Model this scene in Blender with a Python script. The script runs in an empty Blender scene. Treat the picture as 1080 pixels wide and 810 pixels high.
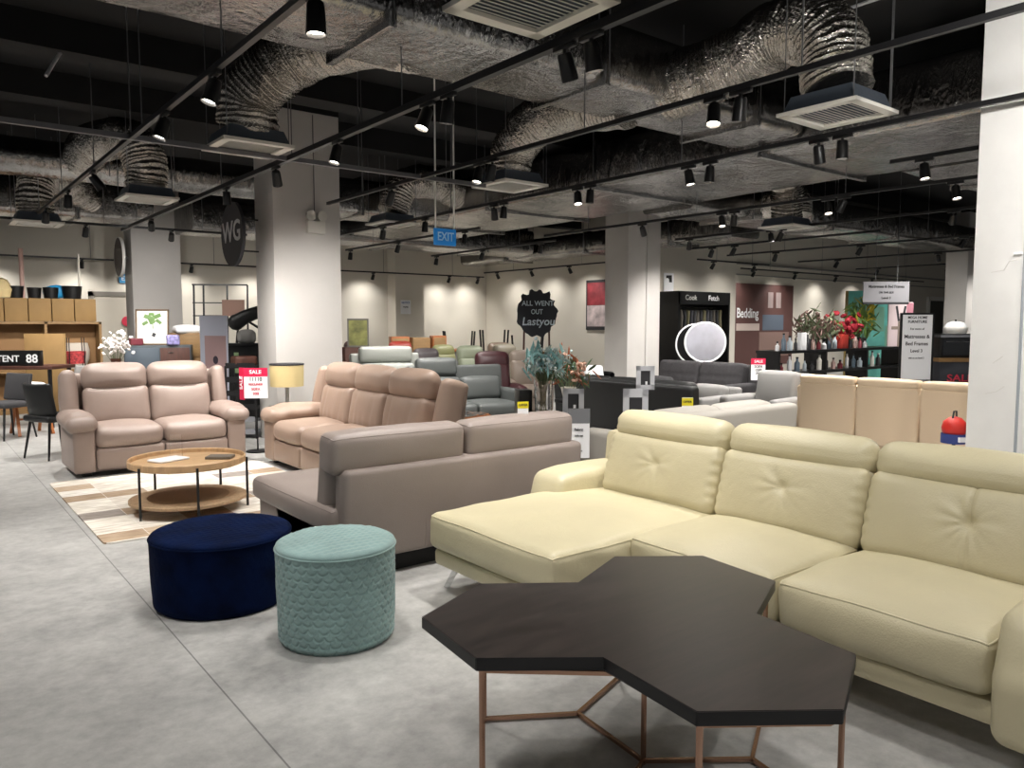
import bpy, bmesh, math, random
from mathutils import Vector, Matrix, Euler, noise
random.seed(7)
S = bpy.context.scene
COL = S.collection
R = math.radians
# ------------------------------------------------------------------ camera frame (room axes: X and Y along the walls)
CF, CP, CY, CH = 811.0, R(4.5), R(38.3), 1.5
FWD = Vector((math.sin(CY), math.cos(CY), 0)); RGT = Vector((math.cos(CY), -math.sin(CY), 0))
def at(px, d):
    """floor point seen in column px at forward distance d"""
    k = (px - 540) / CF
    p = FWD * d + RGT * (k * d)
    return (p.x, p.y)
def ht(py, d):
    """height of image row py at forward distance d"""
    return CH - d * math.tan(math.atan((py - 405) / CF) + CP)
# ------------------------------------------------------------------ materials
def lin(h):
    h = h.lstrip('#'); c = [int(h[i:i+2], 16) / 255 for i in (0, 2, 4)]
    return tuple(((x / 12.92) if x <= .04045 else ((x + .055) / 1.055) ** 2.4) for x in c) + (1,)
MATS = {}
def M(name, hexc, rough=.5, metal=0., bump=None, var=None, spec=.5, emit=0., alpha=1., sheen=0., trans=0., coord='Object', stretch=(1, 1, 1)):
    if name in MATS: return MATS[name]
    m = bpy.data.materials.new(name); m.use_nodes = True
    n = m.node_tree.nodes; l = m.node_tree.links
    b = n['Principled BSDF']; c = lin(hexc)
    b.inputs['Base Color'].default_value = c
    b.inputs['Roughness'].default_value = rough; b.inputs['Metallic'].default_value = metal
    b.inputs['Specular IOR Level'].default_value = spec
    if sheen: b.inputs['Sheen Weight'].default_value = sheen
    if trans: b.inputs['Transmission Weight'].default_value = trans
    if emit:
        b.inputs['Emission Color'].default_value = c; b.inputs['Emission Strength'].default_value = emit
    if bump or var:
        tc = n.new('ShaderNodeTexCoord'); mp = n.new('ShaderNodeMapping')
        mp.inputs['Scale'].default_value = stretch
        l.new(tc.outputs[coord], mp.inputs['Vector'])
    if var:
        sc, amt = var[:2]
        t = n.new('ShaderNodeTexNoise'); t.inputs['Scale'].default_value = sc; t.inputs['Detail'].default_value = 5
        l.new(mp.outputs[0], t.inputs['Vector'])
        r = n.new('ShaderNodeValToRGB')
        r.color_ramp.elements[0].position = .3; r.color_ramp.elements[1].position = .7
        r.color_ramp.elements[0].color = tuple(x * (1 - amt) for x in c[:3]) + (1,)
        r.color_ramp.elements[1].color = tuple(min(1, x * (1 + amt)) for x in c[:3]) + (1,)
        l.new(t.outputs['Fac'], r.inputs['Fac']); l.new(r.outputs['Color'], b.inputs['Base Color'])
    if bump:
        prev = None
        for sc, st in (bump if isinstance(bump, list) else [bump]):
            t = n.new('ShaderNodeTexNoise'); t.inputs['Scale'].default_value = sc; t.inputs['Detail'].default_value = 4
            l.new(mp.outputs[0], t.inputs['Vector'])
            bp = n.new('ShaderNodeBump'); bp.inputs['Strength'].default_value = st; bp.inputs['Distance'].default_value = .02
            l.new(t.outputs['Fac'], bp.inputs['Height'])
            if prev: l.new(prev.outputs['Normal'], bp.inputs['Normal'])
            prev = bp
        l.new(prev.outputs['Normal'], b.inputs['Normal'])
    MATS[name] = m
    return m
LEA = [(9, .10), (140, .12)]
cream = M('cream_leather', '#C3BA9B', .42, bump=[(6, .22), (22, .10), (140, .12)], var=(3, .05))
taupe = M('taupe_leather', '#9A887F', .42, bump=LEA, var=(3, .06))
tan = M('tan_leather', '#A28B7C', .42, bump=LEA, var=(3, .06))
mauve = M('mauve_leather', '#8E827C', .5, bump=[(9, .06), (220, .15)], var=(3, .05))
greyle = M('grey_leather', '#494C4B', .45, bump=LEA); mintle = M('pale_mint_leather', '#8A8C86', .45, bump=LEA)
maroon = M('maroon_leather', '#35161A', .4, bump=LEA); blackle = M('black_leather', '#0D0E0F', .5, bump=LEA)
choco = M('brown_leather', '#4A3834', .45, bump=LEA); olive = M('olive_leather', '#78784F', .5, bump=LEA); sage = M('sage_leather', '#777D69', .5, bump=LEA)
redle = M('red_leather', '#8C2D20', .45, bump=LEA); umber = M('umber_leather', '#6B5B4E', .45, bump=LEA); greige = M('greige_leather', '#75685D', .45, bump=LEA)
beige = M('beige_leather', '#D6BFA2', .5, bump=LEA); white_le = M('offwhite_leather', '#A9A49C', .5, bump=LEA)
charf = M('charcoal_fabric', '#3A383A', .9, bump=(250, .3), var=(20, .1)); lgrey = M('light_grey_fabric', '#908E8C', .9, bump=(250, .3))
dgrey = M('dark_cushion_fabric', '#3B3A3C', .9, bump=(250, .3))
black = M('black_metal', '#101012', .45); blackp = M('black_plastic', '#0C0C0D', .35); plinth = M('black_plinth', '#0D0D0F', .7)
chrome = M('chrome', '#C8C8C8', .15, 1.); copper = M('rose_gold_metal', '#B38F7A', .25, 1.)
white = M('white_paint', '#EDEBE6', .5); whitep = M('white_paper', '#F0F0F2', .6); redp = M('crimson_card', '#D01848', .5)
greyc = M('grey_card', '#76777B', .6); dcard = M('dark_card', '#2A2A2E', .6); yel = M('yellow_card', '#E8D820', .6); ink = M('black_ink', '#1A1A1A', .7)
inkr = M('red_ink', '#C8324A', .7); chalk = M('chalk_white', '#C9D6DC', .8); bluesign = M('blue_sign', '#1B78C0', .5, emit=.25)
oak = M('oak_wood', '#C3A078', .5, bump=(30, .08), var=(6, .15), stretch=(1, 8, 1)); rattan = M('rattan_weave', '#A88D6E', .7, bump=(90, .5), var=(50, .2))
shelfw = M('shelf_wood', '#84663F', .6, var=(5, .12), stretch=(1, 1, 6)); boxc = M('box_board', '#86693F', .75, var=(4, .08))
dwood = M('dark_brown_wood', '#4A2A20', .5, var=(5, .2), stretch=(6, 1, 1)); orangew = M('orange_wood', '#9A5A2C', .5, var=(5, .2))
glass = M('clear_glass', '#FFFFFF', .03, trans=1.); acryl = M('clear_acrylic', '#FFFFFF', .05, trans=1.)
colpaint = M('column_paint', '#C2BEBA', .7, bump=(40, .04), var=(2.5, .03)); wallp = M('wall_paint', '#D8D2C6', .8, bump=(40, .04), var=(1.2, .02))
pillarw = M('white_pillar_paint', '#E9E8E6', .65, bump=(30, .06), var=(5, .03)); blackc = M('black_ceiling_paint', '#030304', .9)
def foil_mat(name, hexc, rough, scales, crack, dist, stretch=(1, 1, 1)):
    m = bpy.data.materials.new(name); m.use_nodes = True
    n = m.node_tree.nodes; l = m.node_tree.links; b = n['Principled BSDF']; tc = n.new('ShaderNodeTexCoord')
    b.inputs['Metallic'].default_value = 1; prev = None; mp = n.new('ShaderNodeMapping'); mp.inputs['Scale'].default_value = stretch; l.new(tc.outputs['Object'], mp.inputs['Vector'])
    for sc, st in scales:
        t = n.new('ShaderNodeTexNoise'); t.inputs['Scale'].default_value = sc; t.inputs['Detail'].default_value = 3; t.inputs['Distortion'].default_value = 1.2
        l.new(mp.outputs[0], t.inputs['Vector'])
        bp = n.new('ShaderNodeBump'); bp.inputs['Strength'].default_value = st; bp.inputs['Distance'].default_value = dist / sc * 8
        l.new(t.outputs['Fac'], bp.inputs['Height'])
        if prev: l.new(prev.outputs['Normal'], bp.inputs['Normal'])
        prev = bp
    v = n.new('ShaderNodeTexVoronoi'); v.inputs['Scale'].default_value = crack; v.feature = 'F1'; l.new(tc.outputs['Object'], v.inputs['Vector'])
    bp = n.new('ShaderNodeBump'); bp.inputs['Strength'].default_value = .3; bp.inputs['Distance'].default_value = .12 / crack
    l.new(v.outputs['Distance'], bp.inputs['Height']); l.new(prev.outputs['Normal'], bp.inputs['Normal']); l.new(bp.outputs['Normal'], b.inputs['Normal'])
    t = n.new('ShaderNodeTexNoise'); t.inputs['Scale'].default_value = 1.7; t.inputs['Detail'].default_value = 4; l.new(tc.outputs['Object'], t.inputs['Vector'])
    r = n.new('ShaderNodeValToRGB'); c = lin(hexc); r.color_ramp.elements[0].position = .32; r.color_ramp.elements[1].position = .68
    r.color_ramp.elements[0].color = tuple(x * .6 for x in c[:3]) + (1,); r.color_ramp.elements[1].color = c
    l.new(t.outputs['Fac'], r.inputs['Fac']); l.new(r.outputs['Color'], b.inputs['Base Color']); b.inputs['Roughness'].default_value = rough
    return m
foil = foil_mat('duct_foil', '#9E9C9A', .2, [(1.3, .16), (6, .22), (22, .3)], 30, .07, (1, 1, .35))
flexf = foil_mat('flex_foil', '#BFBAB3', .24, [(14, .4), (34, .45)], 45, .10)
difw = M('diffuser_white', '#CFCCC4', .5); ginsul = M('grey_plenum', '#4A525C', .6, .3, bump=(10, .3)); raild = M('grey_steel', '#6A6A6C', .45, .7)
navy = M('navy_velvet', '#03102E', .9, bump=[(30, .3), (200, .2)], var=(7, .45), spec=.08); teal = M('sea_green_velvet', '#839F9D', .8, bump=[(200, .2)], var=(6, .16), sheen=.3)
lens = M('lamp_lens', '#FFF6E8', .3, emit=14.)
def floor_mat():
    m = bpy.data.materials.new('grey_vinyl_floor'); m.use_nodes = True
    n = m.node_tree.nodes; l = m.node_tree.links; b = n['Principled BSDF']
    tc = n.new('ShaderNodeTexCoord')
    def noi(sc, det, ro=.5):
        t = n.new('ShaderNodeTexNoise'); t.inputs['Scale'].default_value = sc; t.inputs['Detail'].default_value = det; t.inputs['Roughness'].default_value = ro
        l.new(tc.outputs['Object'], t.inputs['Vector']); return t
    a = noi(2.2, 6, .65); c = noi(14, 8, .7)
    mx = n.new('ShaderNodeMix'); mx.data_type = 'FLOAT'; mx.inputs['Factor'].default_value = .45
    l.new(a.outputs['Fac'], mx.inputs['A']); l.new(c.outputs['Fac'], mx.inputs['B'])
    r = n.new('ShaderNodeValToRGB')
    r.color_ramp.elements[0].position = .33; r.color_ramp.elements[0].color = lin('#8E8D8B')
    r.color_ramp.elements[1].position = .66; r.color_ramp.elements[1].color = lin('#BFBEBB')
    l.new(mx.outputs['Result'], r.inputs['Fac'])
    br = n.new('ShaderNodeTexBrick'); br.offset = 0; br.inputs['Scale'].default_value = 1
    br.inputs['Brick Width'].default_value = 2.4; br.inputs['Row Height'].default_value = 60.0
    br.inputs['Mortar Size'].default_value = .0035; br.inputs['Mortar Smooth'].default_value = .1
    br.inputs['Color1'].default_value = (1, 1, 1, 1); br.inputs['Color2'].default_value = (.97, .97, .97, 1); br.inputs['Mortar'].default_value = (.42, .42, .42, 1)
    mp = n.new('ShaderNodeMapping'); mp.inputs['Location'].default_value = (.545, 12, 0)
    l.new(tc.outputs['Object'], mp.inputs['Vector']); l.new(mp.outputs[0], br.inputs['Vector'])
    mu = n.new('ShaderNodeMix'); mu.data_type = 'RGBA'; mu.blend_type = 'MULTIPLY'; mu.inputs['Factor'].default_value = 1
    l.new(r.outputs['Color'], mu.inputs['A']); l.new(br.outputs['Color'], mu.inputs['B'])
    l.new(mu.outputs['Result'], b.inputs['Base Color'])
    b.inputs['Roughness'].default_value = .42; b.inputs['Specular IOR Level'].default_value = .35
    bp = n.new('ShaderNodeBump'); bp.inputs['Strength'].default_value = .05; l.new(c.outputs['Fac'], bp.inputs['Height']); l.new(bp.outputs['Normal'], b.inputs['Normal'])
    return m
def rug_mat():
    m = bpy.data.materials.new('patchwork_hide_rug'); m.use_nodes = True
    n = m.node_tree.nodes; l = m.node_tree.links; b = n['Principled BSDF']
    tc = n.new('ShaderNodeTexCoord')
    br = n.new('ShaderNodeTexBrick'); br.offset = 0.0; br.inputs['Scale'].default_value = 1
    br.inputs['Brick Width'].default_value = .34; br.inputs['Row Height'].default_value = .25
    br.inputs['Mortar Size'].default_value = .002; br.inputs['Color1'].default_value = (0, 0, 0, 1); br.inputs['Color2'].default_value = (1, 1, 1, 1); br.inputs['Mortar'].default_value = (.5, .5, .5, 1)
    l.new(tc.outputs['Object'], br.inputs['Vector'])
    r = n.new('ShaderNodeValToRGB'); r.color_ramp.interpolation = 'CONSTANT'
    e = r.color_ramp.elements
    e[0].position = 0; e[0].color = lin('#DDD6CB'); e[1].position = .3; e[1].color = lin('#BBA68F')
    for p, c in ((.42, '#E9E4DC'), (.58, '#9A918A'), (.68, '#E4DED3'), (.86, '#AC967E')):
        x = e.new(p); x.color = lin(c)
    l.new(br.outputs['Color'], r.inputs['Fac'])
    t = n.new('ShaderNodeTexNoise'); t.inputs['Scale'].default_value = 6; t.inputs['Detail'].default_value = 6
    mp = n.new('ShaderNodeMapping'); mp.inputs['Scale'].default_value = (1, 5, 1)
    l.new(tc.outputs['Object'], mp.inputs['Vector']); l.new(mp.outputs[0], t.inputs['Vector'])
    r2 = n.new('ShaderNodeValToRGB'); r2.color_ramp.elements[0].position = .35; r2.color_ramp.elements[0].color = (.62, .58, .54, 1); r2.color_ramp.elements[1].position = .6; r2.color_ramp.elements[1].color = (1, 1, 1, 1)
    l.new(t.outputs['Fac'], r2.inputs['Fac'])
    mu = n.new('ShaderNodeMix'); mu.data_type = 'RGBA'; mu.blend_type = 'MULTIPLY'; mu.inputs['Factor'].default_value = .8
    l.new(r.outputs['Color'], mu.inputs['A']); l.new(r2.outputs['Color'], mu.inputs['B']); l.new(mu.outputs['Result'], b.inputs['Base Color'])
    b.inputs['Roughness'].default_value = .85
    return m
def table_mat():
    m = bpy.data.materials.new('dark_stained_wood'); m.use_nodes = True
    n = m.node_tree.nodes; l = m.node_tree.links; b = n['Principled BSDF']
    tc = n.new('ShaderNodeTexCoord'); mp = n.new('ShaderNodeMapping'); mp.inputs['Scale'].default_value = (1.2, 9, 1.2); mp.inputs['Rotation'].default_value = (0, 0, R(38))
    l.new(tc.outputs['Object'], mp.inputs['Vector'])
    t = n.new('ShaderNodeTexNoise'); t.inputs['Scale'].default_value = 4; t.inputs['Detail'].default_value = 8; t.inputs['Roughness'].default_value = .65
    l.new(mp.outputs[0], t.inputs['Vector'])
    r = n.new('ShaderNodeValToRGB'); r.color_ramp.elements[0].position = .3; r.color_ramp.elements[0].color = lin('#171211'); r.color_ramp.elements[1].position = .75; r.color_ramp.elements[1].color = lin('#433936')
    l.new(t.outputs['Fac'], r.inputs['Fac']); l.new(r.outputs['Color'], b.inputs['Base Color'])
    r3 = n.new('ShaderNodeMapRange'); r3.inputs['To Min'].default_value = .30; r3.inputs['To Max'].default_value = .46
    l.new(t.outputs['Fac'], r3.inputs['Value']); l.new(r3.outputs['Result'], b.inputs['Roughness'])
    b.inputs['Coat Weight'].default_value = .6; b.inputs['Coat Roughness'].default_value = .38; b.inputs['Coat IOR'].default_value = 1.7
    bp = n.new('ShaderNodeBump'); bp.inputs['Strength'].default_value = .06; l.new(t.outputs['Fac'], bp.inputs['Height']); l.new(bp.outputs['Normal'], b.inputs['Normal'])
    return m
# ------------------------------------------------------------------ mesh helpers
def nb(): return bmesh.new()
def tf(vs, mtx):
    for v in vs: v.co = mtx @ v.co
def RM(rot): return Euler(rot).to_matrix().to_4x4()
def box(bm, c, s, rot=(0, 0, 0), bev=0., seg=2):
    r = bmesh.ops.create_cube(bm, size=1); vs = r['verts']
    for v in vs: v.co = Vector((v.co.x * s[0], v.co.y * s[1], v.co.z * s[2]))
    mt = Matrix.Translation(c) @ RM(rot)
    if bev:
        es = list({e for v in vs for e in v.link_edges})
        g = bmesh.ops.bevel(bm, geom=es, offset=min(bev, min(s) * .45), segments=seg, affect='EDGES', profile=.5)
        vs = list({v for f in g['faces'] for v in f.verts} | {v for v in vs if v.is_valid})
    tf(vs, mt)
def bb(bm, x0, x1, y0, y1, z0, z1, bev=0.):
    box(bm, ((x0 + x1) / 2, (y0 + y1) / 2, (z0 + z1) / 2), (abs(x1 - x0), abs(y1 - y0), abs(z1 - z0)), bev=bev)
def tube(bm, pts, r, seg=10, caps=True, closed=False):
    pts = [Vector(p) for p in pts]; n = len(pts); rings = []; up = None
    for i, p in enumerate(pts):
        a = pts[(i - 1) % n] if (i > 0 or closed) else p; c = pts[(i + 1) % n] if (i < n - 1 or closed) else p
        t = (c - a).normalized()
        if up is None: up = Vector((0, 0, 1)) if abs(t.z) < .9 else Vector((1, 0, 0))
        x = t.cross(up)
        if x.length < 1e-4: x = t.cross(Vector((.3, 1, .2)))
        x.normalize(); y = x.cross(t).normalized(); up = y
        rr = r[i] if isinstance(r, (list, tuple)) else r
        rings.append([bm.verts.new(p + (x * math.cos(k * 2 * math.pi / seg) + y * math.sin(k * 2 * math.pi / seg)) * rr) for k in range(seg)])
    m = n if closed else n - 1
    for i in range(m):
        A, B = rings[i], rings[(i + 1) % n]
        for k in range(seg):
            bm.faces.new((A[k], A[(k + 1) % seg], B[(k + 1) % seg], B[k]))
    if caps and not closed:
        bm.faces.new(rings[0][::-1]); bm.faces.new(rings[-1])
def bar(bm, a, b, w):
    """square bar from a to b"""
    a = Vector(a); b = Vector(b); d = b - a
    q = d.to_track_quat('Z', 'Y').to_matrix().to_4x4()
    r = bmesh.ops.create_cube(bm, size=1)['verts']
    for v in r: v.co = Vector((v.co.x * w, v.co.y * w, v.co.z * d.length))
    tf(r, Matrix.Translation((a + b) / 2) @ q)
def lathe(bm, prof, c=(0, 0, 0), seg=32, mtx=None, caps=True):
    rings = []
    for r, z in prof:
        rings.append([bm.verts.new(Vector((math.cos(k * 2 * math.pi / seg) * r, math.sin(k * 2 * math.pi / seg) * r, z))) for k in range(seg)])
    for A, B in zip(rings, rings[1:]):
        for k in range(seg): bm.faces.new((A[k], A[(k + 1) % seg], B[(k + 1) % seg], B[k]))
    if caps and prof[0][0] > 1e-5: bm.faces.new(rings[0][::-1])
    if caps and prof[-1][0] > 1e-5: bm.faces.new(rings[-1])
    mt = Matrix.Translation(c) @ (mtx if mtx else Matrix())
    for rg in rings: tf(rg, mt)
def prism(bm, out, z0, z1, mtx=None):
    lo = [bm.verts.new((x, y, z0)) for x, y in out]; hi = [bm.verts.new((x, y, z1)) for x, y in out]
    n = len(out)
    bm.faces.new(lo[::-1]); bm.faces.new(hi)
    for i in range(n): bm.faces.new((lo[i], lo[(i + 1) % n], hi[(i + 1) % n], hi[i]))
    if mtx: tf(lo + hi, mtx)
def ball(bm, c, r, sc=(1, 1, 1), rot=(0, 0, 0), sub=2):
    v = bmesh.ops.create_icosphere(bm, subdivisions=sub, radius=r)['verts']
    tf(v, Matrix.Translation(c) @ RM(rot) @ Matrix.Diagonal((*sc, 1)))
def spline(pts, n=8):
    P = [Vector(p) for p in pts]; P = [2 * P[0] - P[1]] + P + [2 * P[-1] - P[-2]]; out = []
    for i in range(1, len(P) - 2):
        for k in range(n):
            t = k / n; a, b, c, d = P[i-1], P[i], P[i+1], P[i+2]
            out.append(.5 * ((2 * b) + (c - a) * t + (2 * a - 5 * b + 4 * c - d) * t * t + (3 * b - a - 3 * c + d) * t ** 3))
    return out + [P[-2]]
def cush(bm, c, s, r=.05, bulge=(0, 0, 0), rot=(0, 0, 0), fn=None, seg=(10, 8, 3), rs=3, wob=.003, piping=None, pr=.004):
    """soft rounded cushion; bulge swells each pair of faces; fn(p, q) reshapes (q = p / half size); piping collects a seam tube"""
    a = [x / 2 for x in s]; r = min(r, min(a) * .95)
    def axis(h, n):
        rr = min(r, h * .95)
        e = [-h + rr * k / rs for k in range(rs)]
        m = [-h + rr + (2 * h - 2 * rr) * k / n for k in range(n + 1)]
        return e + m + [-x for x in e[::-1]]
    ax = [axis(a[i], seg[i]) for i in range(3)]; N = [len(x) for x in ax]
    seed = Vector((c[0] * 3.1, c[1] * 2.7, c[2] * 5.3))
    mt = Matrix.Translation(c) @ RM(rot)
    def warp(p):
        inner = Vector([max(-a[i] + r, min(a[i] - r, p[i])) for i in range(3)])
        d = p - inner
        o = inner + d.normalized() * r if d.length > 1e-9 else p.copy()
        q = Vector([o[i] / a[i] for i in range(3)])
        w = [max(0, 1 - abs(q[i]) ** 2.2) for i in range(3)]
        o = o + Vector((q.x * bulge[0] * w[1] * w[2], q.y * bulge[1] * w[0] * w[2], q.z * bulge[2] * w[0] * w[1]))
        if wob:
            nv = noise.noise_vector(o * 4.5 + seed); o = o + nv * wob
        if fn: o = fn(o, q)
        return mt @ o
    V = {}
    def vert(i, j, k):
        if (i, j, k) not in V: V[i, j, k] = bm.verts.new(warp(Vector((ax[0][i], ax[1][j], ax[2][k]))))
        return V[i, j, k]
    for k, fl in ((0, 1), (N[2] - 1, 0)):
        for i in range(N[0] - 1):
            for j in range(N[1] - 1):
                f = [vert(i, j, k), vert(i + 1, j, k), vert(i + 1, j + 1, k), vert(i, j + 1, k)]
                bm.faces.new(f[::-1] if fl else f)
    for j, fl in ((0, 0), (N[1] - 1, 1)):
        for i in range(N[0] - 1):
            for k in range(N[2] - 1):
                f = [vert(i, j, k), vert(i + 1, j, k), vert(i + 1, j, k + 1), vert(i, j, k + 1)]
                bm.faces.new(f[::-1] if fl else f)
    for i, fl in ((0, 1), (N[0] - 1, 0)):
        for j in range(N[1] - 1):
            for k in range(N[2] - 1):
                f = [vert(i, j, k), vert(i, j + 1, k), vert(i, j + 1, k + 1), vert(i, j, k + 1)]
                bm.faces.new(f[::-1] if fl else f)
    if piping is not None:
        lp = []; z = a[2] - r * .25
        X = ax[0]; Yy = ax[1]
        for x in X: lp.append((x, -a[1], z))
        for y in Yy[1:]: lp.append((a[0], y, z))
        for x in X[::-1][1:]: lp.append((x, a[1], z))
        for y in Yy[::-1][1:-1]: lp.append((-a[0], y, z))
        tube(piping, [warp(Vector(p)) for p in lp], pr, 6, closed=True)
ORG = {}
def finish(name, bm, mat, parent=None, smooth=True, ang=40):
    me = bpy.data.meshes.new(name); bmesh.ops.recalc_face_normals(bm, faces=bm.faces)
    bm.normal_update(); bm.to_mesh(me); bm.free()
    o = bpy.data.objects.new(name, me); COL.objects.link(o)
    for m in (mat if isinstance(mat, (list, tuple)) else [mat]): me.materials.append(m)
    if smooth:
        me.polygons.foreach_set('use_smooth', [True] * len(me.polygons)); me.set_sharp_from_angle(angle=R(ang))
    if parent is not None:
        o.parent = parent
        g = ORG.get(parent.name)
        if g:
            me.transform(Matrix.Translation(-g)); ORG[o.name] = g
    else:
        xs = [v.co for v in me.vertices]
        g = Vector(((min(p.x for p in xs) + max(p.x for p in xs)) / 2, (min(p.y for p in xs) + max(p.y for p in xs)) / 2, min(p.z for p in xs)))
        me.transform(Matrix.Translation(-g)); o.location = g; ORG[o.name] = g
    return o
def tag(o, label, cat, group=None):
    o['label'] = label; o['category'] = cat
    if group: o['group'] = group
    return o
def thing(name, label, cat, loc=(0, 0, 0), rotz=0, group=None, world=False):
    o = bpy.data.objects.new(name, None); COL.objects.link(o); o.empty_display_size = .1
    o.location = loc; o.rotation_euler = (0, 0, rotz)
    if world: ORG[o.name] = Vector(loc)
    return tag(o, label, cat, group)
def solo(name, bm, mat, label, cat, group=None, smooth=True):
    return tag(finish(name, bm, mat, None, smooth), label, cat, group)
def struct(name, bm, mat):
    o = finish(name, bm, mat, None, False); o['kind'] = 'structure'; return o
def dup(src, loc, rotz, label, group=None):
    r = src.copy(); COL.objects.link(r); r.location = loc; r.rotation_euler = (0, 0, rotz); r['label'] = label
    if group: r['group'] = group
    for ch in list(src.children):
        c = ch.copy(); COL.objects.link(c); c.parent = r
        for g in list(ch.children):
            d = g.copy(); COL.objects.link(d); d.parent = c
    return r
def text(s, size, mat, parent, loc, rot=(R(90), 0, 0), sx=1., depth=.002, name='lettering', shear=0.):
    """lettering as a mesh, centred at loc (in the parent's local frame)"""
    cu = bpy.data.curves.new('t', 'FONT'); cu.body = s; cu.size = size; cu.extrude = depth; cu.align_x = 'CENTER'; cu.align_y = 'CENTER'; cu.shear = shear; cu.offset = size * .015
    cu.resolution_u = 3
    t = bpy.data.objects.new('t', cu); COL.objects.link(t)
    bpy.context.view_layer.update()
    me = bpy.data.meshes.new_from_object(t.evaluated_get(bpy.context.evaluated_depsgraph_get()))
    bpy.data.objects.remove(t)
    me.name = name; me.transform(Matrix.Translation(loc) @ RM(rot) @ Matrix.Diagonal((sx, 1, 1, 1)))
    me.materials.clear(); me.materials.append(mat)
    o = bpy.data.objects.new(name, me); COL.objects.link(o); o.parent = parent
    return o
def part(name, parent, mat, *ops, smooth=True):
    """one part from a list of (function, args...) calls"""
    bm = nb()
    for f, *a in ops:
        kw = a.pop() if a and isinstance(a[-1], dict) else {}
        f(bm, *a, **kw)
    return finish(name, bm, mat, parent, smooth)

# ------------------------------------------------------------------ setting
CEIL = 4.25
bm = nb(); bb(bm, -7, 34, -5, 20, -.1, 0); struct('floor', bm, floor_mat())
bm = nb(); bb(bm, -7, 34, -5, 20, CEIL, CEIL + .1); struct('ceiling', bm, blackc)
bm = nb(); bb(bm, -7, 14.2, 19, 19.2, 0, CEIL); struct('wall_back', bm, wallp)
bm = nb(); bb(bm, 14, 17.2, 12.3, 19, 0, CEIL); struct('wall_block', bm, wallp)
bm = nb(); bb(bm, 17.2, 34, 13, 13.2, 0, CEIL); struct('wall_alcove', bm, wallp)
bm = nb(); bb(bm, 33, 33.2, -5, 13, 0, CEIL); struct('wall_right', bm, wallp)
bm = nb()
for y in (1.4, 8.1, 9.9, 14.8, 17): bb(bm, -7, 31, y, y + .35, CEIL - .3, CEIL - .001)
struct('ceiling_beam', bm, blackc)
bm = nb(); bb(bm, 10.6, 11.5, 18.55, 18.999, 0, CEIL); struct('wall_pilaster', bm, wallp)
def column(x0, x1, y0, y1, zt, mat, label):
    t = thing('column', label, 'column', ((x0 + x1) / 2, (y0 + y1) / 2, 0), world=True); t['kind'] = 'structure'
    part('column_shaft', t, mat, (bb, x0, x1, y0, y1, 0, zt, .012))
    if zt < CEIL: part('column_head', t, blackc, (bb, x0 + .002, x1 - .002, y0 + .002, y1 - .002, zt, CEIL))
    return t
c1 = column(3.64, 4.54, 9.36, 9.98, 4.15, colpaint, 'grey rectangular column behind the tan three seat recliner')
c2 = column(10.6, 11.5, 9.95, 10.55, 4.15, colpaint, 'grey column behind the black sofa in the middle of the hall')
c3 = column(3.5, 4.4, 16.2, 16.8, 4.15, colpaint, 'grey column at the left behind the framed plant print')
x, y = at(1013, 19)
c4 = column(x - .45, x + .45, y - .25, y + .25, 4.15, colpaint, 'grey column at the far right by the dark doorway')
c5 = column(6.05, 7.0, 1.2, 2.32, CEIL, pillarw, 'large white painted pillar at the right edge')
part('corner_joint', c5, M('joint_grey', '#9AA0A6', .5), (bb, 6.035, 6.052, 1.985, 2.0, 0, CEIL))
part('scuff_mark', c5, M('scuff_grey', '#D9D7D3', .8), (tube, [(6.049, 2.20, 1.86), (6.049, 2.12, 1.87), (6.049, 2.09, 1.93), (6.049, 2.04, 1.94)], .0025, 5), (tube, [(6.049, 2.16, 1.22), (6.049, 2.1, 1.27)], .0025, 5), (tube, [(6.049, 2.2, 1.0), (6.049, 2.13, 1.02), (6.049, 2.08, 1.06)], .0025, 5))
part('cable_clip', c5, whitep, (box, (6.03, 2.03, 1.98), (.03, .05, .018), {'bev': .004}), (box, (6.03, 1.95, 1.98), (.03, .05, .018), {'bev': .004}))
# conduits along the back walls
part('conduit', c2, colpaint, (tube, [(11.1, 9.93, 0), (11.1, 9.93, 4.1)], .015, 8))
bm = nb(); tube(bm, [(17.3, 12.95, 2.85), (32.9, 12.95, 2.85)], .02, 8); tube(bm, [(17.3, 12.95, 3.15), (32.9, 12.95, 3.15)], .03, 8)
o = finish('trim_1', bm, M('pipe_grey', '#8C8A86', .5)); o['kind'] = 'structure'
# door and window in the far walls
x, y = at(985, 28)
t = thing('door_1', 'dark glazed door with a white frame in the far right wall', 'door', (30.6, 12.97, 0), world=True); t['kind'] = 'structure'
part('door_leaf', t, M('dark_glass_door', '#2E3434', .2), (bb, 30.0, 31.2, 12.93, 12.99, 0, 2.35))
part('door_frame', t, white, (bb, 29.85, 30.0, 12.9, 12.99, 0, 2.5), (bb, 31.2, 31.35, 12.9, 12.99, 0, 2.5), (bb, 29.85, 31.35, 12.9, 12.99, 2.35, 2.5))
t = thing('door_2', 'pale door in the back wall behind the wooden shelves', 'door', (3.75, 18.97, 0), world=True); t['kind'] = 'structure'
part('door_leaf', t, M('pale_door', '#BDB6A9', .6), (bb, 3.3, 4.2, 18.95, 18.99, 0, 2.1))
part('door_frame', t, M('door_frame_grey', '#7A756D', .6), (bb, 3.2, 3.3, 18.93, 18.99, 0, 2.2), (bb, 4.2, 4.3, 18.93, 18.99, 0, 2.2), (bb, 3.2, 4.3, 18.93, 18.99, 2.1, 2.2))

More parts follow.
